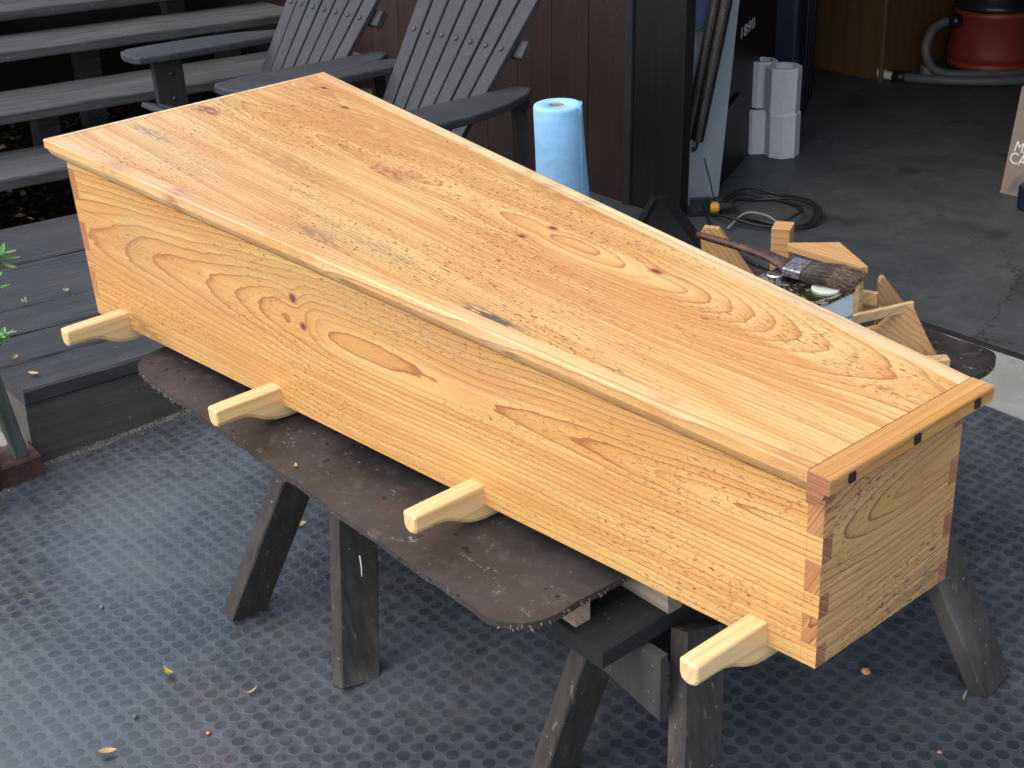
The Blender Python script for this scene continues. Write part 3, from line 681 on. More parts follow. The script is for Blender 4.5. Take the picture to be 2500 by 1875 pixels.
# ------------------------------------------------------------------ things on the board
ZB = .4945
roll = thing('towel_roll', 'upright roll of light blue shop towels behind the coffin', 'towel roll', (1.278, -.70, ZB))
bm = NB(); HR = .315; R0 = .061
S = []
n = 64
outer = [(R0 + .0012*sin(3*a) , a) for a in [2*pi*i/n for i in range(n)]]
prof = [(.0, 0), (1, 0)]
ring = lambda rr, z, k: (rr*cos(k), rr*sin(k), z)
rows = [[bm.verts.new(ring(r_, z_, 2*pi*i/n)) for i in range(n)] for r_, z_ in ((.021, .012), (.021, 0), (R0-.003, 0), (R0, .004), (R0+.0008, .10), (R0-.0004, .20), (R0, HR-.008), (R0-.002, HR-.001), (R0-.007, HR), (.0225, HR), (.021, HR-.003), (.021, .012))]
for a, b in zip(rows, rows[1:]):
    for i in range(n): bm.faces.new((a[i], a[(i+1) % n], b[(i+1) % n], b[i]))
obj('roll_body', bm, 'towel', roll, smooth=True)
bm = NB()                                                   # loose end of the sheet, lifting towards the bottom
S = []
a0 = radians(-30)
for j in range(13):
    z = HR*(j/12); lift = .020*(1 - j/12) + .0012; row = []
    for i in range(10):
        f = i/9; ang = a0 - radians(38)*(1-f); rr = R0 + .0009 + lift*f**2; row.append(V((rr*cos(ang + f*.12), rr*sin(ang + f*.12), z)))
    S.append([bm.verts.new(q) for q in row])
for a, b in zip(S, S[1:]):
    for i in range(9): bm.faces.new((a[i], a[i+1], b[i+1], b[i]))
o = obj('loose_sheet', bm, 'towel', roll, smooth=True); md = o.modifiers.new('thick', 'SOLIDIFY'); md.thickness = .0016
bm = NB(); lathe(bm, [(.0205, .001), (.0205, HR-.004), (.0185, HR-.004), (.0185, .001)], 32); obj('card_core', bm, 'core', roll, smooth=True)

can = thing('oil_can', 'rectangular tin can with a white label and spilled oil on top behind the coffin', 'can', (.938, -1.760, ZB))
CX, CY, CH = .052, .083, .238
def rrect(cx, cy, r, z, n=5):
    out = []
    for (sx, sy, a0) in ((1, -1, -90), (1, 1, 0), (-1, 1, 90), (-1, -1, 180)):
        for k in range(n): a = radians(a0 + 90*k/(n-1)); out.append((sx*(cx-r) + r*cos(a), sy*(cy-r) + r*sin(a), z))
    return out
bm = NB(); sweep(bm, [rrect(CX-.002, CY-.002, .012, .0), rrect(CX, CY, .012, .003), rrect(CX, CY, .012, CH-.003)]); obj('label_wrap', bm, 'label', can)
bm = NB(); sweep(bm, [rrect(CX+.0015, CY+.0015, .013, CH-.0028), rrect(CX+.0015, CY+.0015, .013, CH+.0022), rrect(CX-.0015, CY-.0015, .011, CH+.0022), rrect(CX-.003, CY-.003, .010, CH-.001)])
def oiltop():
    t = T('oil_smeared_tin_top'); p = t.co(); v = t.vec(p[0], p[1], p[2])
    a = t.noise(v, 26, 4, .6, 1.2); b = t.noise(v, 90, 3, .6)
    m = t.step(a, .40, .52)
    col = t.mix(m, (.42,.41,.37), (.035,.028,.012)); col = t.mix(t.step(a, .54, .66), col, (.11,.085,.02))
    return t.done(col, t.step(b, .3, .7, .08, .25), b, .1, .0006, metal=.5)
MAT['oiltop'] = oiltop()
obj('rim', bm, 'oiltop', can)
bm = NB(); prism(bm, rrect(CX-.003, CY-.003, .010, CH-.004), (0, 0, .0036)); obj('top', bm, 'oiltop', can)
bm = NB(); lathe(bm, [(.017, CH-.0005), (.017, CH+.014), (.0155, CH+.016), (.015, CH+.016)], 24, c=(-.018, .050, 0)); obj('screw_cap', bm, 'capmetal', can, smooth=False)
bm = NB(); lathe(bm, [(.0265, CH-.0002), (.0265, CH+.004), (.024, CH+.0055)], 28, c=(.012, -.044, 0)); obj('loose_lid', bm, 'cappad', can)
Mx = Matrix.Translation((-.030, -CY - .0004, .150)) @ Matrix.Rotation(pi/2, 4, 'X')
text('label_print', 'PURE TUNG', .0115, 'labelink', can, Matrix.Translation((.000, -CY - .0004, .184)) @ Matrix.Rotation(pi/2, 4, 'X'), .0002, 0, .72)
text('label_print', 'FINISH OIL', .0115, 'labelink', can, Matrix.Translation((.002, -CY - .0004, .170)) @ Matrix.Rotation(pi/2, 4, 'X'), .0002, 0, .72)

# brush resting across the can
br = thing('paint_brush', 'wide oil stained paint brush with a long dark handle lying on the can', 'brush', (.938, -1.760, ZB + CH + .007))
tip = V((.062, -.078, .005)); fer = V((.022, .012, .012)); fe2 = V((.012, .044, .015)); hnd = V((.004, .270, .022))
ax = (fe2 - fer).normalized(); sd_ = ax.cross(V((0, 0, 1))).normalized(); nrm = sd_.cross(ax)
bm = NB(); beam(bm, fer, fe2, sd_, .062, .018, .003, 4); obj('ferrule', bm, 'ferrule', br)
bm = NB(); hp = bezier([fe2, fe2.lerp(hnd, .25) + V((.004, 0, .004)), fe2.lerp(hnd, .6) + V((.004, 0, .002)), hnd], 7); S = []
for i, p in enumerate(hp):
    f = i/(len(hp)-1); w = .024*(1-f)**3 + .0065 + .003*sin(pi*f); hgt_ = .0065 + .001*sin(pi*f)
    if i == len(hp)-1: w *= .6
    S.append([p + sd_*w*cos(2*pi*k/10) + nrm*hgt_*sin(2*pi*k/10) for k in range(10)])
sweep(bm, S); obj('brush_handle', bm, 'brushhandle', br, smooth=True)
bm = NB()
for _ in range(900):
    a_, b_ = rnd.uniform(-1, 1), rnd.uniform(-1, 1); s = fer + sd_*a_*.029 + nrm*b_*.007
    e = tip + sd_*(a_*.040 + rnd.gauss(0, .003)) + nrm*(b_*.010 - .004 + rnd.gauss(0, .002)) + (fer - tip)*rnd.uniform(-.03, .14)
    m = s.lerp(e, .6) + nrm*(.004 + rnd.gauss(0, .0012)) + sd_*rnd.gauss(0, .0015); w = sd_*.0009; hh = nrm*.0007
    q = [bm.verts.new(x) for x in (s - w, s + w, m - w, m + w, e - w*.5, e + w*.5, s + hh, m + hh)]
    for f, k in (((0,1,3,2), 0), ((2,3,5,4), 1), ((1,6,7,3), 0), ((6,0,2,7), 0), ((7,2,4), 1), ((3,7,5), 1)): bm.faces.new([q[i] for i in f]).material_index = k
obj('bristles', bm, ['bristle', 'bristle2'], br, kind='stuff')

# triangular drying stands knocked together from offcuts (given in coffin-side coordinates: across, along, height)
def stand_pt(w, s, z): return V((.448 + w, -2.316 + s, z))
st1 = thing('drying_stand', 'small offcut stand with two upright triangle sides and thin rails near the board corner', 'stand', stand_pt(.80, .54, ZB), group='offcut stands on the board')
st2 = thing('drying_stand', 'small offcut stand topped by a flat pointed triangle beyond the brush', 'stand', stand_pt(.75, .70, ZB), group='offcut stands on the board')
def part(name, root, m, fn):
    bm = NB(); fn(bm); o = obj(name, bm, m, root); bmv = o.data; bmv.transform(Matrix.Translation(-root.location)); return o
P = stand_pt
def tri(pts, off): return lambda bm: prism(bm, [P(*q) for q in pts], off)
def bar(p, q, wd, w, t): return lambda bm: beam(bm, P(*p), P(*q), wd, w, t, .0012)
part('side_triangle', st1, 'scrap', tri([(.826, .470, ZB), (.812, .486, ZB+.035), (.790, .516, .604), (.780, .528, .604), (.690, .605, ZB)], (.010, .012, 0)))
part('side_triangle', st1, 'scrap', tri([(.905, .575, ZB), (.893, .582, .530), (.800, .592, .640), (.789, .592, .644), (.780, .592, .636), (.782, .592, ZB)], (.012, .014, 0)))
part('rail', st1, 'scrap2', bar((.655, .588, .592), (.800, .524, .600), (0, 0, 1), .020, .010))
part('rail', st1, 'scrap2', bar((.700, .604, .540), (.794, .562, .546), (0, 0, 1), .018, .010))
part('foot_block', st1, 'scrap2', bar((.760, .470, ZB+.010), (.805, .436, ZB+.010), (0, 0, 1), .020, .026))
part('rail', st1, 'scrap', bar((.820, .54, .575), (.872, .575, .556), (0, 0, 1), .020, .012))
part('top_triangle', st2, 'scrap', tri([(.700, .764, .694), (.712, .775, .694), (.785, .699, .694), (.718, .578, .694), (.704, .584, .694)], (0, 0, -.012)))
part('leg', st2, 'scrap2', bar((.724, .604, .681), (.735, .610, ZB), (1, 0, 0), .014, .018))
part('leg', st2, 'scrap2', bar((.735, .660, .681), (.745, .668, ZB), (1, 0, 0), .014, .018))
part('rail', st2, 'scrap2', bar((.748, .640, .608), (.768, .585, .608), (0, 0, 1), .026, .010))
part('rail', st2, 'scrap2', bar((.768, .664, .572), (.790, .590, .572), (0, 0, 1), .022, .010))
bm = NB(); beam(bm, (0, 0, 0), (0, 0, .158), (1, 0, 0), .052, .042, .003); o = obj('wood_block', bm, 'scrap', label='upright ridged offcut block standing on the board behind the brush handle', cat='wood block'); o.location = P(.868, .915, ZB); o.rotation_euler = (0, 0, .5)
bm = NB(); prism(bm, [(0, -.006, 0), (.10, -.006, 0), (.115, -.006, .03), (.02, -.006, .165), (-.012, -.006, .168), (-.022, -.006, .15)], (0, .018, 0))
o = obj('wood_wedge', bm, 'scrap', label='tall wedge shaped offcut leaning behind the brush handle end', cat='wood offcut'); o.location = P(.735, 1.01, ZB); o.rotation_euler = (0, 0, radians(-52))
bm = NB(); beam(bm, (0, 0, 0), (.11, 0, 0), (0, 1, 0), .050, .024, .002); o = obj('wood_offcut', bm, 'scrapred', label='reddish oiled offcut lying between the can and the pointed stand', cat='wood offcut'); o.location = P(.70, .80, ZB + .10); o.rotation_euler = (0, .12, radians(-40))
bm = NB(); beam(bm, (0, 0, 0), (0, 0, .085), (1, 0, 0), .06, .05, .003); o = obj('wood_block', bm, 'scrap2', label='short pale block under the reddish offcut', cat='wood block'); o.location = P(.735, .765, ZB)

# ------------------------------------------------------------------ two slatted garden chairs on the deck (local: faces -x, z up from the deck)
def chair(label, loc):
    r = thing('garden_chair', label, 'chair', loc, (0, TILT*.6, 0), group='slate grey slatted garden chairs')
    LEAN = V((.568, 0, .823)); AZ = .560
    for s in (-1, 1):                                       # arms: broad at the front, curling in at the back
        bm = NB(); pts = [(-.52, .262), (-.535, .285), (-.538, .35), (-.525, .405), (-.49, .432), (-.40, .436), (-.20, .428), (-.05, .395), (.06, .345), (.115, .300), (.120, .262), (.09, .243), (-.05, .243), (-.42, .243)]
        top = [(x, s*y, AZ) for x, y in pts]; prism(bm, top, (0, 0, -.026)); o = obj('arm', bm, 'chair', r)
        md = o.modifiers.new('soft', 'BEVEL'); md.width = .006; md.segments = 2; md.limit_method = 'ANGLE'
        bm = NB(); beam(bm, (-.385, s*.318, 0), (-.400, s*.318, AZ - .027), (1, 0, 0), .112, .024, .003, 6, .001); lg = obj('front_leg', bm, 'chairleg', r)
        for z in (.30, .39, .478):
            bm = NB(); lathe(bm, [(.009, 0), (.0085, .003), (.004, .006)], 10, M=Matrix.Translation((-.392, s*.318 - s*.012, z)) @ Matrix.Rotation(s*pi/2, 4, 'X')); obj('bolt', bm, 'bolt', lg, smooth=True)
        bm = NB(); beam(bm, (-.47, s*.285, .335), (.42, s*.285, .05), (0, 0, 1), .095, .024, .003, 6, .001); obj('side_rail', bm, 'chairleg', r)
        bm = NB(); prism(bm, [(-.41, s*.332, AZ - .028), (-.34, s*.332, AZ - .028), (-.375, s*.332, AZ - .16)], (0, s*.03, 0)); obj('arm_bracket', bm, 'chairleg', r)
        bm = NB(); beam(bm, (.085, s*.272, AZ - .03), (.10, s*.272, .20), (1, 0, 0), .05, .02, .002); obj('rear_post', bm, 'chairleg', r)
    bm = NB(); beam(bm, (.075, -.30, AZ - .048), (.075, .30, AZ - .048), (1, 0, 0), .07, .024, .003); obj('rear_brace', bm, 'chairleg', r)
    up = LEAN*.130 + V((.022, 0, AZ))
    bm = NB(); beam(bm, up + V((.012, -.292, 0)), up + V((.012, .292, 0)), LEAN, .055, .026, .003); obj('back_rail', bm, 'chair', r)
    for i in range(-3, 4):
        jx = rnd.uniform(-.0015, .0015)
        p0 = V((jx - .22, i*.0545, AZ - .319)); p1 = V((jx, i*.0680, AZ)); p2 = p1 + LEAN*.62 + V((0, i*.026, 0))
        bm = NB(); n = 10; S = []
        nd = V((-LEAN.z, 0, LEAN.x))
        for k in range(n+1):
            f = k/n; c = p0.lerp(p2, f); w = (.048 + .030*f) if k < n else .05
            S.append([c + V((0, a, 0)) + nd*b for a, b in cham(w, .019, .002)])
        sweep(bm, S); sl_ = obj('back_slat', bm, 'chair', r)
        q = p1 + (p2 - p1)*(.130/.62) + nd*.0095
        bm = NB(); lathe(bm, [(.0088, 0), (.0085, .003), (.0045, .0062)], 10, M=Matrix.Translation(q) @ nd.to_track_quat('Z', 'Y').to_matrix().to_4x4()); obj('bolt', bm, 'bolt', sl_, smooth=True)
    for k in range(7):
        x = -.495 + k*.062; z = .385 - k*.018
        bm = NB(); beam(bm, (x, -.30, z), (x, .30, z), (1, 0, -.29), .054, .019, .004); obj('seat_slat', bm, 'chair', r)
    return r
chair('slate grey slatted garden chair farther back beside the steps', (1.515, .89, .119))
chair('slate grey slatted garden chair nearest the blue towel roll and maroon wall', (1.535, .165, .117))

# ------------------------------------------------------------------ around the garage door
sp = thing('black_panel', 'flat black box leaning askew against the black door post behind the coffin', 'panel', (2.25, -.19, -.02), (0, 0, 0))
bm = NB(); prism(bm, [(0, .20, .078), (0, .135, .170), (0, .085, .180), (0, -.10, .03), (0, -.13, 0), (0, .16, 0)], (.05, 0, 0)); obj('box_body', bm, 'black', sp)
bm = NB(); beam(bm, (-.006, .185, .062), (-.006, .115, .178), (0, 1, .6), .022, .012, .002); obj('edge_strip', bm, 'greytrim', sp)
wp = thing('white_panel', 'tall white board standing inside the garage behind the black door post', 'panel', (2.56, .09, .002), (0, TILT*.5, 0))
bm = NB(); hexa(bm, [(-.05, .0, 0), (.170, -.024, 0), (.170, -.004, 0), (-.05, .02, 0), (-.02, -.02, 1.5), (.232, -.10, 1.5), (.232, -.08, 1.5), (-.02, 0, 1.5)]); obj('board_face', bm, 'white', wp)
bs = thing('blue_sheet', 'slanting blue sheet tucked against the top of the white board', 'sheet', (2.60, .05, .62))
bm = NB(); prism(bm, [(-.08, -.01, .028), (.10, -.045, .075), (.10, -.05, .6), (-.08, -.01, .6)], (0, -.006, 0)); obj('sheet_face', bm, 'bluesheet', bs)
for (lo, hi, lab) in (((2.585, .085, .262), (2.585, -.095, .99), 'left one of the two dark coil springs by the garage door'), ((2.590, .042, .258), (2.590, -.138, .99), 'right one of the two dark coil springs by the garage door')):
    lo, hi = V(lo), V(hi); d = hi - lo; L = d.length; d.normalize(); a = d.cross(V((1, 0, 0))).normalized(); b = d.cross(a)
    sp_ = thing('coil_spring', lab, 'spring', lo, group='garage door springs')
    bm = NB(); turns = int(L/.0065); pts = []
    S = [[(a*cos(2*pi*k/14) + b*sin(2*pi*k/14))*(.021 - (.0022 if i % 2 else 0)) + d*(i*.00325) for k in range(14)] for i in range(turns*2)]
    sweep(bm, S); obj('coil', bm, 'steel', sp_)
    bm = NB(); tube(bm, [d*.004, d*-.035, d*-.050 + a*.010, d*-.038 + a*.016], .005, 6); obj('end_hook', bm, 'steel', sp_)
ch = thing('chain', 'short rusty chain hanging from the coil springs beside the white board', 'chain', (2.585, .069, .205))
pa, pb = V((0, .004, .012)), V((0, .070, -.196)); n = 15
for i in range(n):
    c = pa.lerp(pb, i/(n-1)) + V((.004*sin(i*2.1), .003*sin(i*1.3), 0)); d = (pb - pa).normalized(); s = V((1, 0, 0)) if i % 2 else d.cross(V((1, 0, 0)))
    bm = NB(); tube(bm, [c + d*.0095*cos(t_) + s*.0055*sin(t_) for t_ in [2*pi*k/12 for k in range(12)]], .0019, 5, True); obj('chain_link', bm, 'chain', ch, smooth=True)
bm = NB(); tube(bm, bezier([(2.60, .02, .19), (2.602, -.012, .10), (2.60, -.022, .07), (2.60, -.05, .005)], 6), .0028, 6); obj('hanging_wire', bm, 'cable', smooth=True, label='thin dark wire hanging in front of the white board', cat='wire')
# extension cord heap with plug
cd = thing('extension_cord', 'black extension cord coiled in loops on the garage floor', 'cord', (2.64, -.14, .004))
loops = [(2.60, -.055), (2.69, -.005), (2.80, -.015), (2.875, -.10), (2.87, -.24), (2.79, -.365), (2.70, -.405), (2.61, -.36), (2.565, -.25), (2.57, -.13), (2.63, -.05), (2.74, -.04), (2.82, -.13), (2.80, -.26), (2.71, -.33), (2.62, -.28), (2.60, -.16), (2.66, -.07), (2.77, -.08), (2.84, -.19), (2.80, -.33), (2.69, -.38), (2.56, -.30), (2.52, -.16), (2.545, -.075)]
pts = bezier([(x - 2.64, y + .14, .006 + .012*(i % 3)) for i, (x, y) in enumerate(loops)], 7)
bm = NB(); tube(bm, pts, .0058, 7); obj('cable', bm, 'cable', cd, smooth=True)
bm = NB(); tube(bm, bezier([(-.10, .09, .012), (-.21, -.04, .008), (-.30, -.20, .006), (-.345, -.37, .006)], 7), .0058, 7); obj('cable_tail', bm, 'cable', cd, smooth=True)
bm = NB(); tube(bm, bezier([(-.165, -.07, .008), (-.06, -.06, .035), (-.02, -.13, .03), (-.035, -.21, .008)], 7), .005, 7); obj('grey_cable', bm, 'greycable', cd, smooth=True)
pl = thing('plug_connector', 'yellow plug connector in front of the white board by the cord', 'plug', (2.555, -.052, .030), (0, 0, radians(-35)))
bm = NB(); lathe(bm, [(.017, 0), (.021, .006), (.021, .026), (.017, .032), (.014, .034)], 14, M=Matrix.Rotation(pi/2, 4, 'Y')); obj('yellow_collar', bm, 'yellow', pl)
bm = NB(); lathe(bm, [(.016, .034), (.016, .07), (.010, .085)], 12, M=Matrix.Rotation(pi/2, 4, 'Y')); obj('plug_body', bm, 'greytrim', pl)
bk = thing('door_bracket', 'small black metal bracket on the floor at the foot of the door post', 'bracket', (2.50, -.005, .002), (0, 0, radians(-38)))
bm = NB(); box(bm, 0, .075, -.012, .012, .050, .066); obj('upper_arm', bm, 'black', bk)
bm = NB(); box(bm, 0, .075, -.012, .012, .004, .022); obj('lower_arm', bm, 'black', bk)
bm = NB(); box(bm, .045, .075, -.010, .010, .022, .050); obj('web', bm, 'black', bk)
bm = NB(); beam(bm, (.075, 0, .035), (.16, 0, .03), (0, 1, 0), .018, .018, .003); obj('pin', bm, 'steel', bk)

# ------------------------------------------------------------------ inside the garage
def octa(label, loc, rot=(0, 0, 0), h=.180):
    bm = NB(); n = 8; R = .070; ri = .046; off = pi/8
    ro = [(R*cos(2*pi*k/n + off), R*sin(2*pi*k/n + off)) for k in range(n)]
    S = [[(x*1.0, y*1.0, 0) for x, y in ro], [(x, y, h-.006) for x, y in ro], [(x*.95, y*.95, h) for x, y in ro], [(ri*cos(2*pi*k/n + off), ri*sin(2*pi*k/n + off), h) for k in range(n)], [(ri*cos(2*pi*k/n + off)*.97, ri*sin(2*pi*k/n + off)*.97, h-.09) for k in range(n)]]
    sweep(bm, S); o = obj('foam_block', bm, 'foam', label=label, cat='foam block', group='white eight sided foam blocks'); o.location = loc; o.rotation_euler = rot; return o
octa('white eight sided foam block at the bottom right of the stack on the garage floor', (3.275, .218, .002), (0, 0, .3))
octa('white eight sided foam block on top right of the stack with its bore showing', (3.275, .224, .182), (.02, 0, .35))
octa('white eight sided foam block at the bottom left of the stack', (3.250, .338, .002), (0, 0, .1))
octa('white eight sided foam block on the top left of the stack leaning back', (3.280, .352, .182), (0, .06, .2), .182)
mb = thing('maroon_cabinet', 'very dark maroon steel cabinet with a pale number inside the garage', 'cabinet', (2.95, .40, .002))
bm = NB(); hexa(bm, [(-.12, -.26, 0), (.60, .10, 0), (.60, .6, 0), (-.12, .6, 0), (-.12, -.26, 1.9), (.60, .10, 1.9), (.60, .6, 1.9), (-.12, .6, 1.9)]); obj('cabinet_body', bm, 'maroonbox', mb)
dirv = V((.72, .36, 0)).normalized(); Mf = Matrix(((dirv.x, 0, dirv.y, 0), (dirv.y, 0, -dirv.x, 0), (0, 1, 0, 0), (0, 0, 0, 1)))
text('number', '1890', .062, 'numprint', mb, Matrix.Translation(V((-.12, -.26, .505)) + dirv*.215 + V((dirv.y, -dirv.x, 0))*.0008) @ Mf, .0004, .0, 1.9)
bm = NB(); beam(bm, V((-.12, -.26, .285)) + dirv*.02 + V((dirv.y, -dirv.x, 0))*.008, V((-.12, -.26, .30)) + dirv*.20 + V((dirv.y, -dirv.x, 0))*.008, (0, 0, 1), .022, .014, .002); obj('handle_bar', bm, 'steel', mb)
bl = thing('blue_bin', 'tall dark blue plastic bin behind the foam blocks', 'bin', (3.72, .765, .002))
bm = NB(); sweep(bm, [rrect(.27, .24, .04, 0), rrect(.285, .255, .04, 1.0), rrect(.30, .27, .04, 1.0), rrect(.30, .27, .04, 1.06)]); bmesh.ops.rotate(bm, verts=bm.verts, matrix=Matrix.Rotation(radians(31.8), 3, 'Z')); obj('bin_body', bm, 'blue', bl)
for kx in (-.12, 0, .12):
    bm = NB(); beam(bm, (kx, -.238, .04), (kx, -.254, .98), (1, 0, 0), .03, .02, .003); o = obj('rib', bm, 'blue', bl); o.data.transform(Matrix.Rotation(radians(31.8), 4, 'Z'))
pc = thing('plywood_cabinet', 'brown plywood cupboard with a pale corner edge against the garage wall', 'cupboard', (4.50, .62, .002))
bm = NB(); hexa(bm, [(-.08, -.04, 0), (.55, -.02, 0), (.55, .5, 0), (-.04, .5, 0), (-.08, -.04, 1.5), (.55, -.02, 1.5), (.55, .5, 1.5), (-.04, .5, 1.5)]); obj('cupboard_body', bm, 'ply', pc)
bm = NB(); beam(bm, (-.084, -.044, .0), (-.084, -.044, 1.5), (1, 0, 0), .02, .02, .003); obj('corner_edge', bm, 'ply', pc)
vac = thing('shop_vacuum', 'red shop vacuum with a black motor head on the garage floor', 'vacuum', (4.93, .32, .002))
bm = NB(); lathe(bm, [(.185, .0), (.205, .012), (.205, .03)], 40); obj('base_ring', bm, 'black', vac, smooth=True)
bm = NB(); lathe(bm, [(.195, .030), (.206, .036), (.206, .055), (.201, .058), (.201, .064), (.206, .068), (.204, .10), (.186, .265), (.190, .27), (.190, .295), (.18, .30)], 48); obj('drum', bm, 'red', vac, smooth=True)
bm = NB(); lathe(bm, [(.192, .300), (.197, .306), (.197, .325), (.175, .34), (.17, .40), (.155, .43), (.15, .50), (.12, .53), (.05, .54)], 40); obj('motor_head', bm, 'black', vac, smooth=True)
bm = NB(); lathe(bm, [(.028, 0), (.03, .03), (.024, .05)], 16, M=Matrix.Translation((-.17, .09, .25)) @ Matrix.Rotation(-pi/2, 4, 'Y')); obj('inlet', bm, 'black', vac, smooth=True)
hp = bezier([(-.22, .12, .25), (-.30, .14, .22), (-.34, .14, .13), (-.31, .09, .035), (-.22, -.06, .024), (-.05, -.19, .024), (.12, -.24, .024), (.20, -.33, .024), (.06, -.37, .024), (-.12, -.31, .024), (-.30, -.15, .024), (-.42, .06, .024), (-.455, .17, .024)], 8)
bm = NB(); tube(bm, hp, .022, 10); obj('hose', bm, 'rubberhose', vac, smooth=True)
bm = NB(); d = (hp[-1] - hp[-4]).normalized(); tube(bm, [hp[-1] - d*.01, hp[-1] + d*.05], .027, 12); obj('hose_cuff', bm, 'black', vac, smooth=True)
nz = thing('floor_nozzle', 'small pale green nozzle at the end of the vacuum hose', 'nozzle', vac.location + hp[-1] + d*.055, (0, 0, math.atan2(d.y, d.x)))
bm = NB(); sweep(bm, [[(0, .018*cos(t_), .018*sin(t_)) for t_ in [2*pi*k/12 for k in range(12)]], [(.03, .020*cos(t_), .020*sin(t_)) for t_ in [2*pi*k/12 for k in range(12)]], [(.055, .045*cos(t_), .012 + .030*sin(t_)) for t_ in [2*pi*k/12 for k in range(12)]], [(.062, .045*cos(t_), .016 + .030*sin(t_)) for t_ in [2*pi*k/12 for k in range(12)]]]); obj('nozzle_cup', bm, 'cappad', nz, smooth=True)
bm = NB(); beam(bm, (0, 0, 0), (0, 0, .055), (1, 0, 0), .06, .05, .004); o = obj('wood_block', bm, 'card', label='pinkish wood block on the floor between cupboard and vacuum', cat='wood block'); o.location = (4.61, .452, .002); o.rotation_euler = (0, 0, -.6)
cb = thing('cardboard_box', 'tan cardboard box with white lettering at the right edge of the garage', 'box', (3.44, -.676, .003), (0, radians(5), radians(-87)))
bm = NB(); box(bm, 0, .40, .0, .28, 0, .40); obj('box_body', bm, 'card', cb)
bm = NB(); box(bm, .0, .40, -.006, .0, .0, .008); obj('bottom_flap', bm, 'card', cb)
text('printed_word', 'Market', .058, 'print', cb, Matrix.Translation((.016, -.001, .165)) @ Matrix.Rotation(pi/2, 4, 'X'), .0004, .2, .8)
text('printed_word', 'CAR', .062, 'print', cb, Matrix.Translation((.008, -.001, .118)) @ Matrix.Rotation(pi/2, 4, 'X'), .0004, 0, .8)
bm = NB(); prism(bm, [(.020, -.0008, .004), (.035, -.0008, .05), (.06, -.0008, .085), (.075, -.0008, .11), (.16, -.0008, .11), (.2, -.0008, .06), (.2, -.0008, .004)], (0, .0004, 0)); obj('printed_picture', bm, 'greyprint', cb)
bm = NB(); lathe(bm, [(.0, 0), (.05, 0), (.055, .01), (.055, .08), (.05, .085)], 20); o = obj('blue_tub', bm, 'blue', label='small blue tub on the floor by the cardboard box at the right edge', cat='tub', smooth=False); o.location = (3.36, -.855, .003)

# ------------------------------------------------------------------ leaves and bits lying about
def litter(name, label, cat, m, L, W, loc, rz, curl=.25, rx=0.0):
    o = obj(name, leaf_bm(L, W, curl), m, label=label, cat=cat); o.location = loc; o.rotation_euler = (rx, 0, rz); return o
litter('fallen_leaf', 'curled yellow green leaf on the mat near the bottom left', 'leaf', 'leafy', .034, .020, (-.128, -1.047, .006), radians(95), .6, .5)
litter('fallen_leaf', 'torn pale tan leaf on the mat at the bottom edge', 'leaf', 'leaft', .034, .018, (-.316, -1.180, .005), radians(-30), .3)
litter('fallen_leaf', 'brown dry leaf on the mat beside the far sawhorse leg', 'leaf', 'leaft', .030, .014, (.365, -.762, .005), radians(-20), .6, .6)
litter('fallen_leaf', 'pale tan leaf lying on the front deck board', 'leaf', 'leaft', .030, .016, (.09, .062, .213), radians(-50), .4)
litter('fallen_leaf', 'small tan leaf caught in the gap between two deck boards', 'leaf', 'leaft', .022, .014, (.094, .205, .213), radians(10), .4, .6)
litter('fallen_leaf', 'pale round leaf on the deck just left of the coffin', 'leaf', 'leafp', .024, .020, (.401, .590, .196), radians(30), .3, .3)
litter('fallen_leaf', 'curled pale green leaf standing in a deck gap near the left edge', 'leaf', 'leafp', .040, .026, (.262, .575, .212), radians(60), .5, .9)
litter('wood_shaving', 'thin pale twisted shaving on the mat left of the near sawhorse', 'shaving', 'leaft', .036, .006, (-.033, -1.216, .005), radians(-15), .8)
litter('wood_shaving', 'pale splinter on the mat beside the right sawhorse foot', 'shaving', 'leafp', .034, .005, (.965, -2.168, .004), radians(20), .0)
litter('fallen_leaf', 'dry tan leaf cluster at the foot of the deck under the board corner', 'leaf', 'leaft', .045, .022, (.50, -.030, .014), radians(60), .5, 1.1)
litter('fallen_leaf', 'second dry tan leaf beside the cluster at the foot of the deck', 'leaf', 'leaft', .040, .018, (.535, -.028, .012), radians(75), .5, 1.0)
litter('wood_shaving', 'tiny pale shaving lying on the hardboard beside the second handle', 'shaving', 'leaft', .016, .008, (.448 - .345, -2.316 + 1.03, .497), 1.0, .6)
def chip(label, m, loc, s, cat='chip'):
    bm = NB(); bmesh.ops.create_icosphere(bm, subdivisions=2, radius=s)
    for v in bm.verts: v.co = v.co*(1 + rnd.uniform(-.22, .22)); v.co.z *= .6
    o = obj('wood_chip', bm, m, label=label, cat=cat); o.location = loc; return o
chip('pale orange wood chip on the mat below the coffin foot', 'chipw', (.884, -2.001, .006), .009)
chip('small pale chip on the mat between yellow and tan leaves', 'grit', (-.232, -1.120, .005), .005)
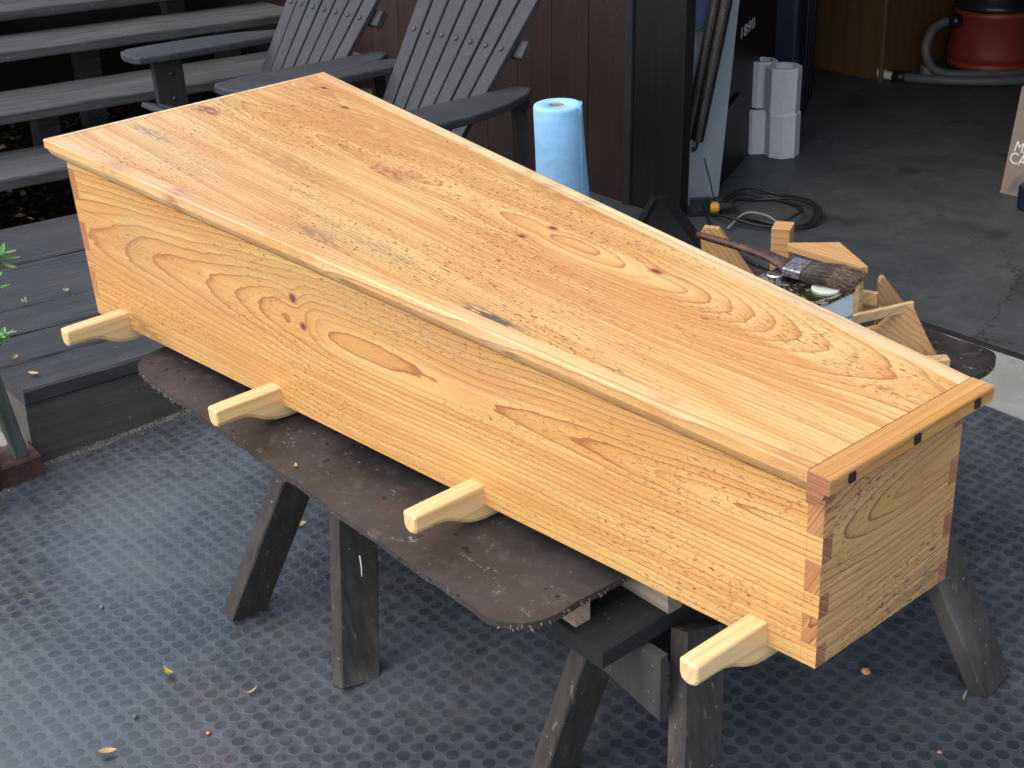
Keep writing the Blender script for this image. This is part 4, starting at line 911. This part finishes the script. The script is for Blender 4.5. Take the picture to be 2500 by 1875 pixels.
chip('tiny pink chip on the mat right of the tan leaf', 'chipw', (-.150, -1.262, .004), .0045)
chip('tiny pale chip on the mat near the far left stud patch', 'grit', (-.126, -.734, .003), .005)
chip('tiny pink chip on the dark mat near the bottom right', 'chipw', (.80, -2.225, .004), .0045)
ac = thing('acorn', 'reddish brown acorn on the mat below the near board corner', 'acorn', (.488, -1.377, .008))
bm = NB(); lathe(bm, [(.001, 0), (.006, .003), (.0075, .010), (.0065, .018), (.002, .023)], 12, M=Matrix.Rotation(pi/2, 4, 'Y')); obj('nut', bm, 'chipw', ac, smooth=True)
# leafy shrub reaching in from the left
pt = thing('leafy_shrub', 'green leafy shrub sprigs reaching in at the left edge above the deck', 'shrub', (-.75, -.42, 0))
tips = [V((-.205, -.925, .905)), V((-.225, -.90, .845)), V((-.205, -.815, .715)), V((-.28, -.93, .98)), V((-.36, -.86, .90)), V((-.33, -.80, .76)), V((-.42, -.7, .65)), V((-.30, -.72, .50))]
bm = NB()
for tp in tips: tube(bm, bezier([(0, 0, 0), (-.06, -.08, .30), (tp - pt.location)*.85 + V((-.05, .02, -.03)), tp - pt.location - V((.012, 0, .01))], 6), .0045, 6, r1=.0022)
obj('stems', bm, 'stem', pt, smooth=True)
lfproto = None
for tp in tips:
    for k in range(11):
        if lfproto is None: lfproto = obj('leaf', leaf_bm(.036, .0145, .25), 'green', pt); o = lfproto
        else: o = lfproto.copy(); C.objects.link(o)
        a = k*2.4 + rnd.uniform(-.3, .3); el = rnd.uniform(-.1, .7); d = V((cos(a)*cos(el), sin(a)*cos(el), sin(el)))
        o.location = tp - pt.location + V((-.012, .003, 0)) + d*.018 - V((0, 0, .02*(k/11))); o.rotation_euler = d.to_track_quat('X', 'Z').to_euler(); s = rnd.uniform(.75, 1.1); o.scale = (s, s, s)
pot = thing('plant_pot', 'dark green pot edge at the left side beside the fence post', 'pot', (-.165, -.155, .30))
bm = NB(); lathe(bm, [(.05, -.24), (.075, -.02), (.082, -.015), (.082, .012), (.070, .012)], 20); obj('pot_body', bm, 'stem', pot, smooth=True)
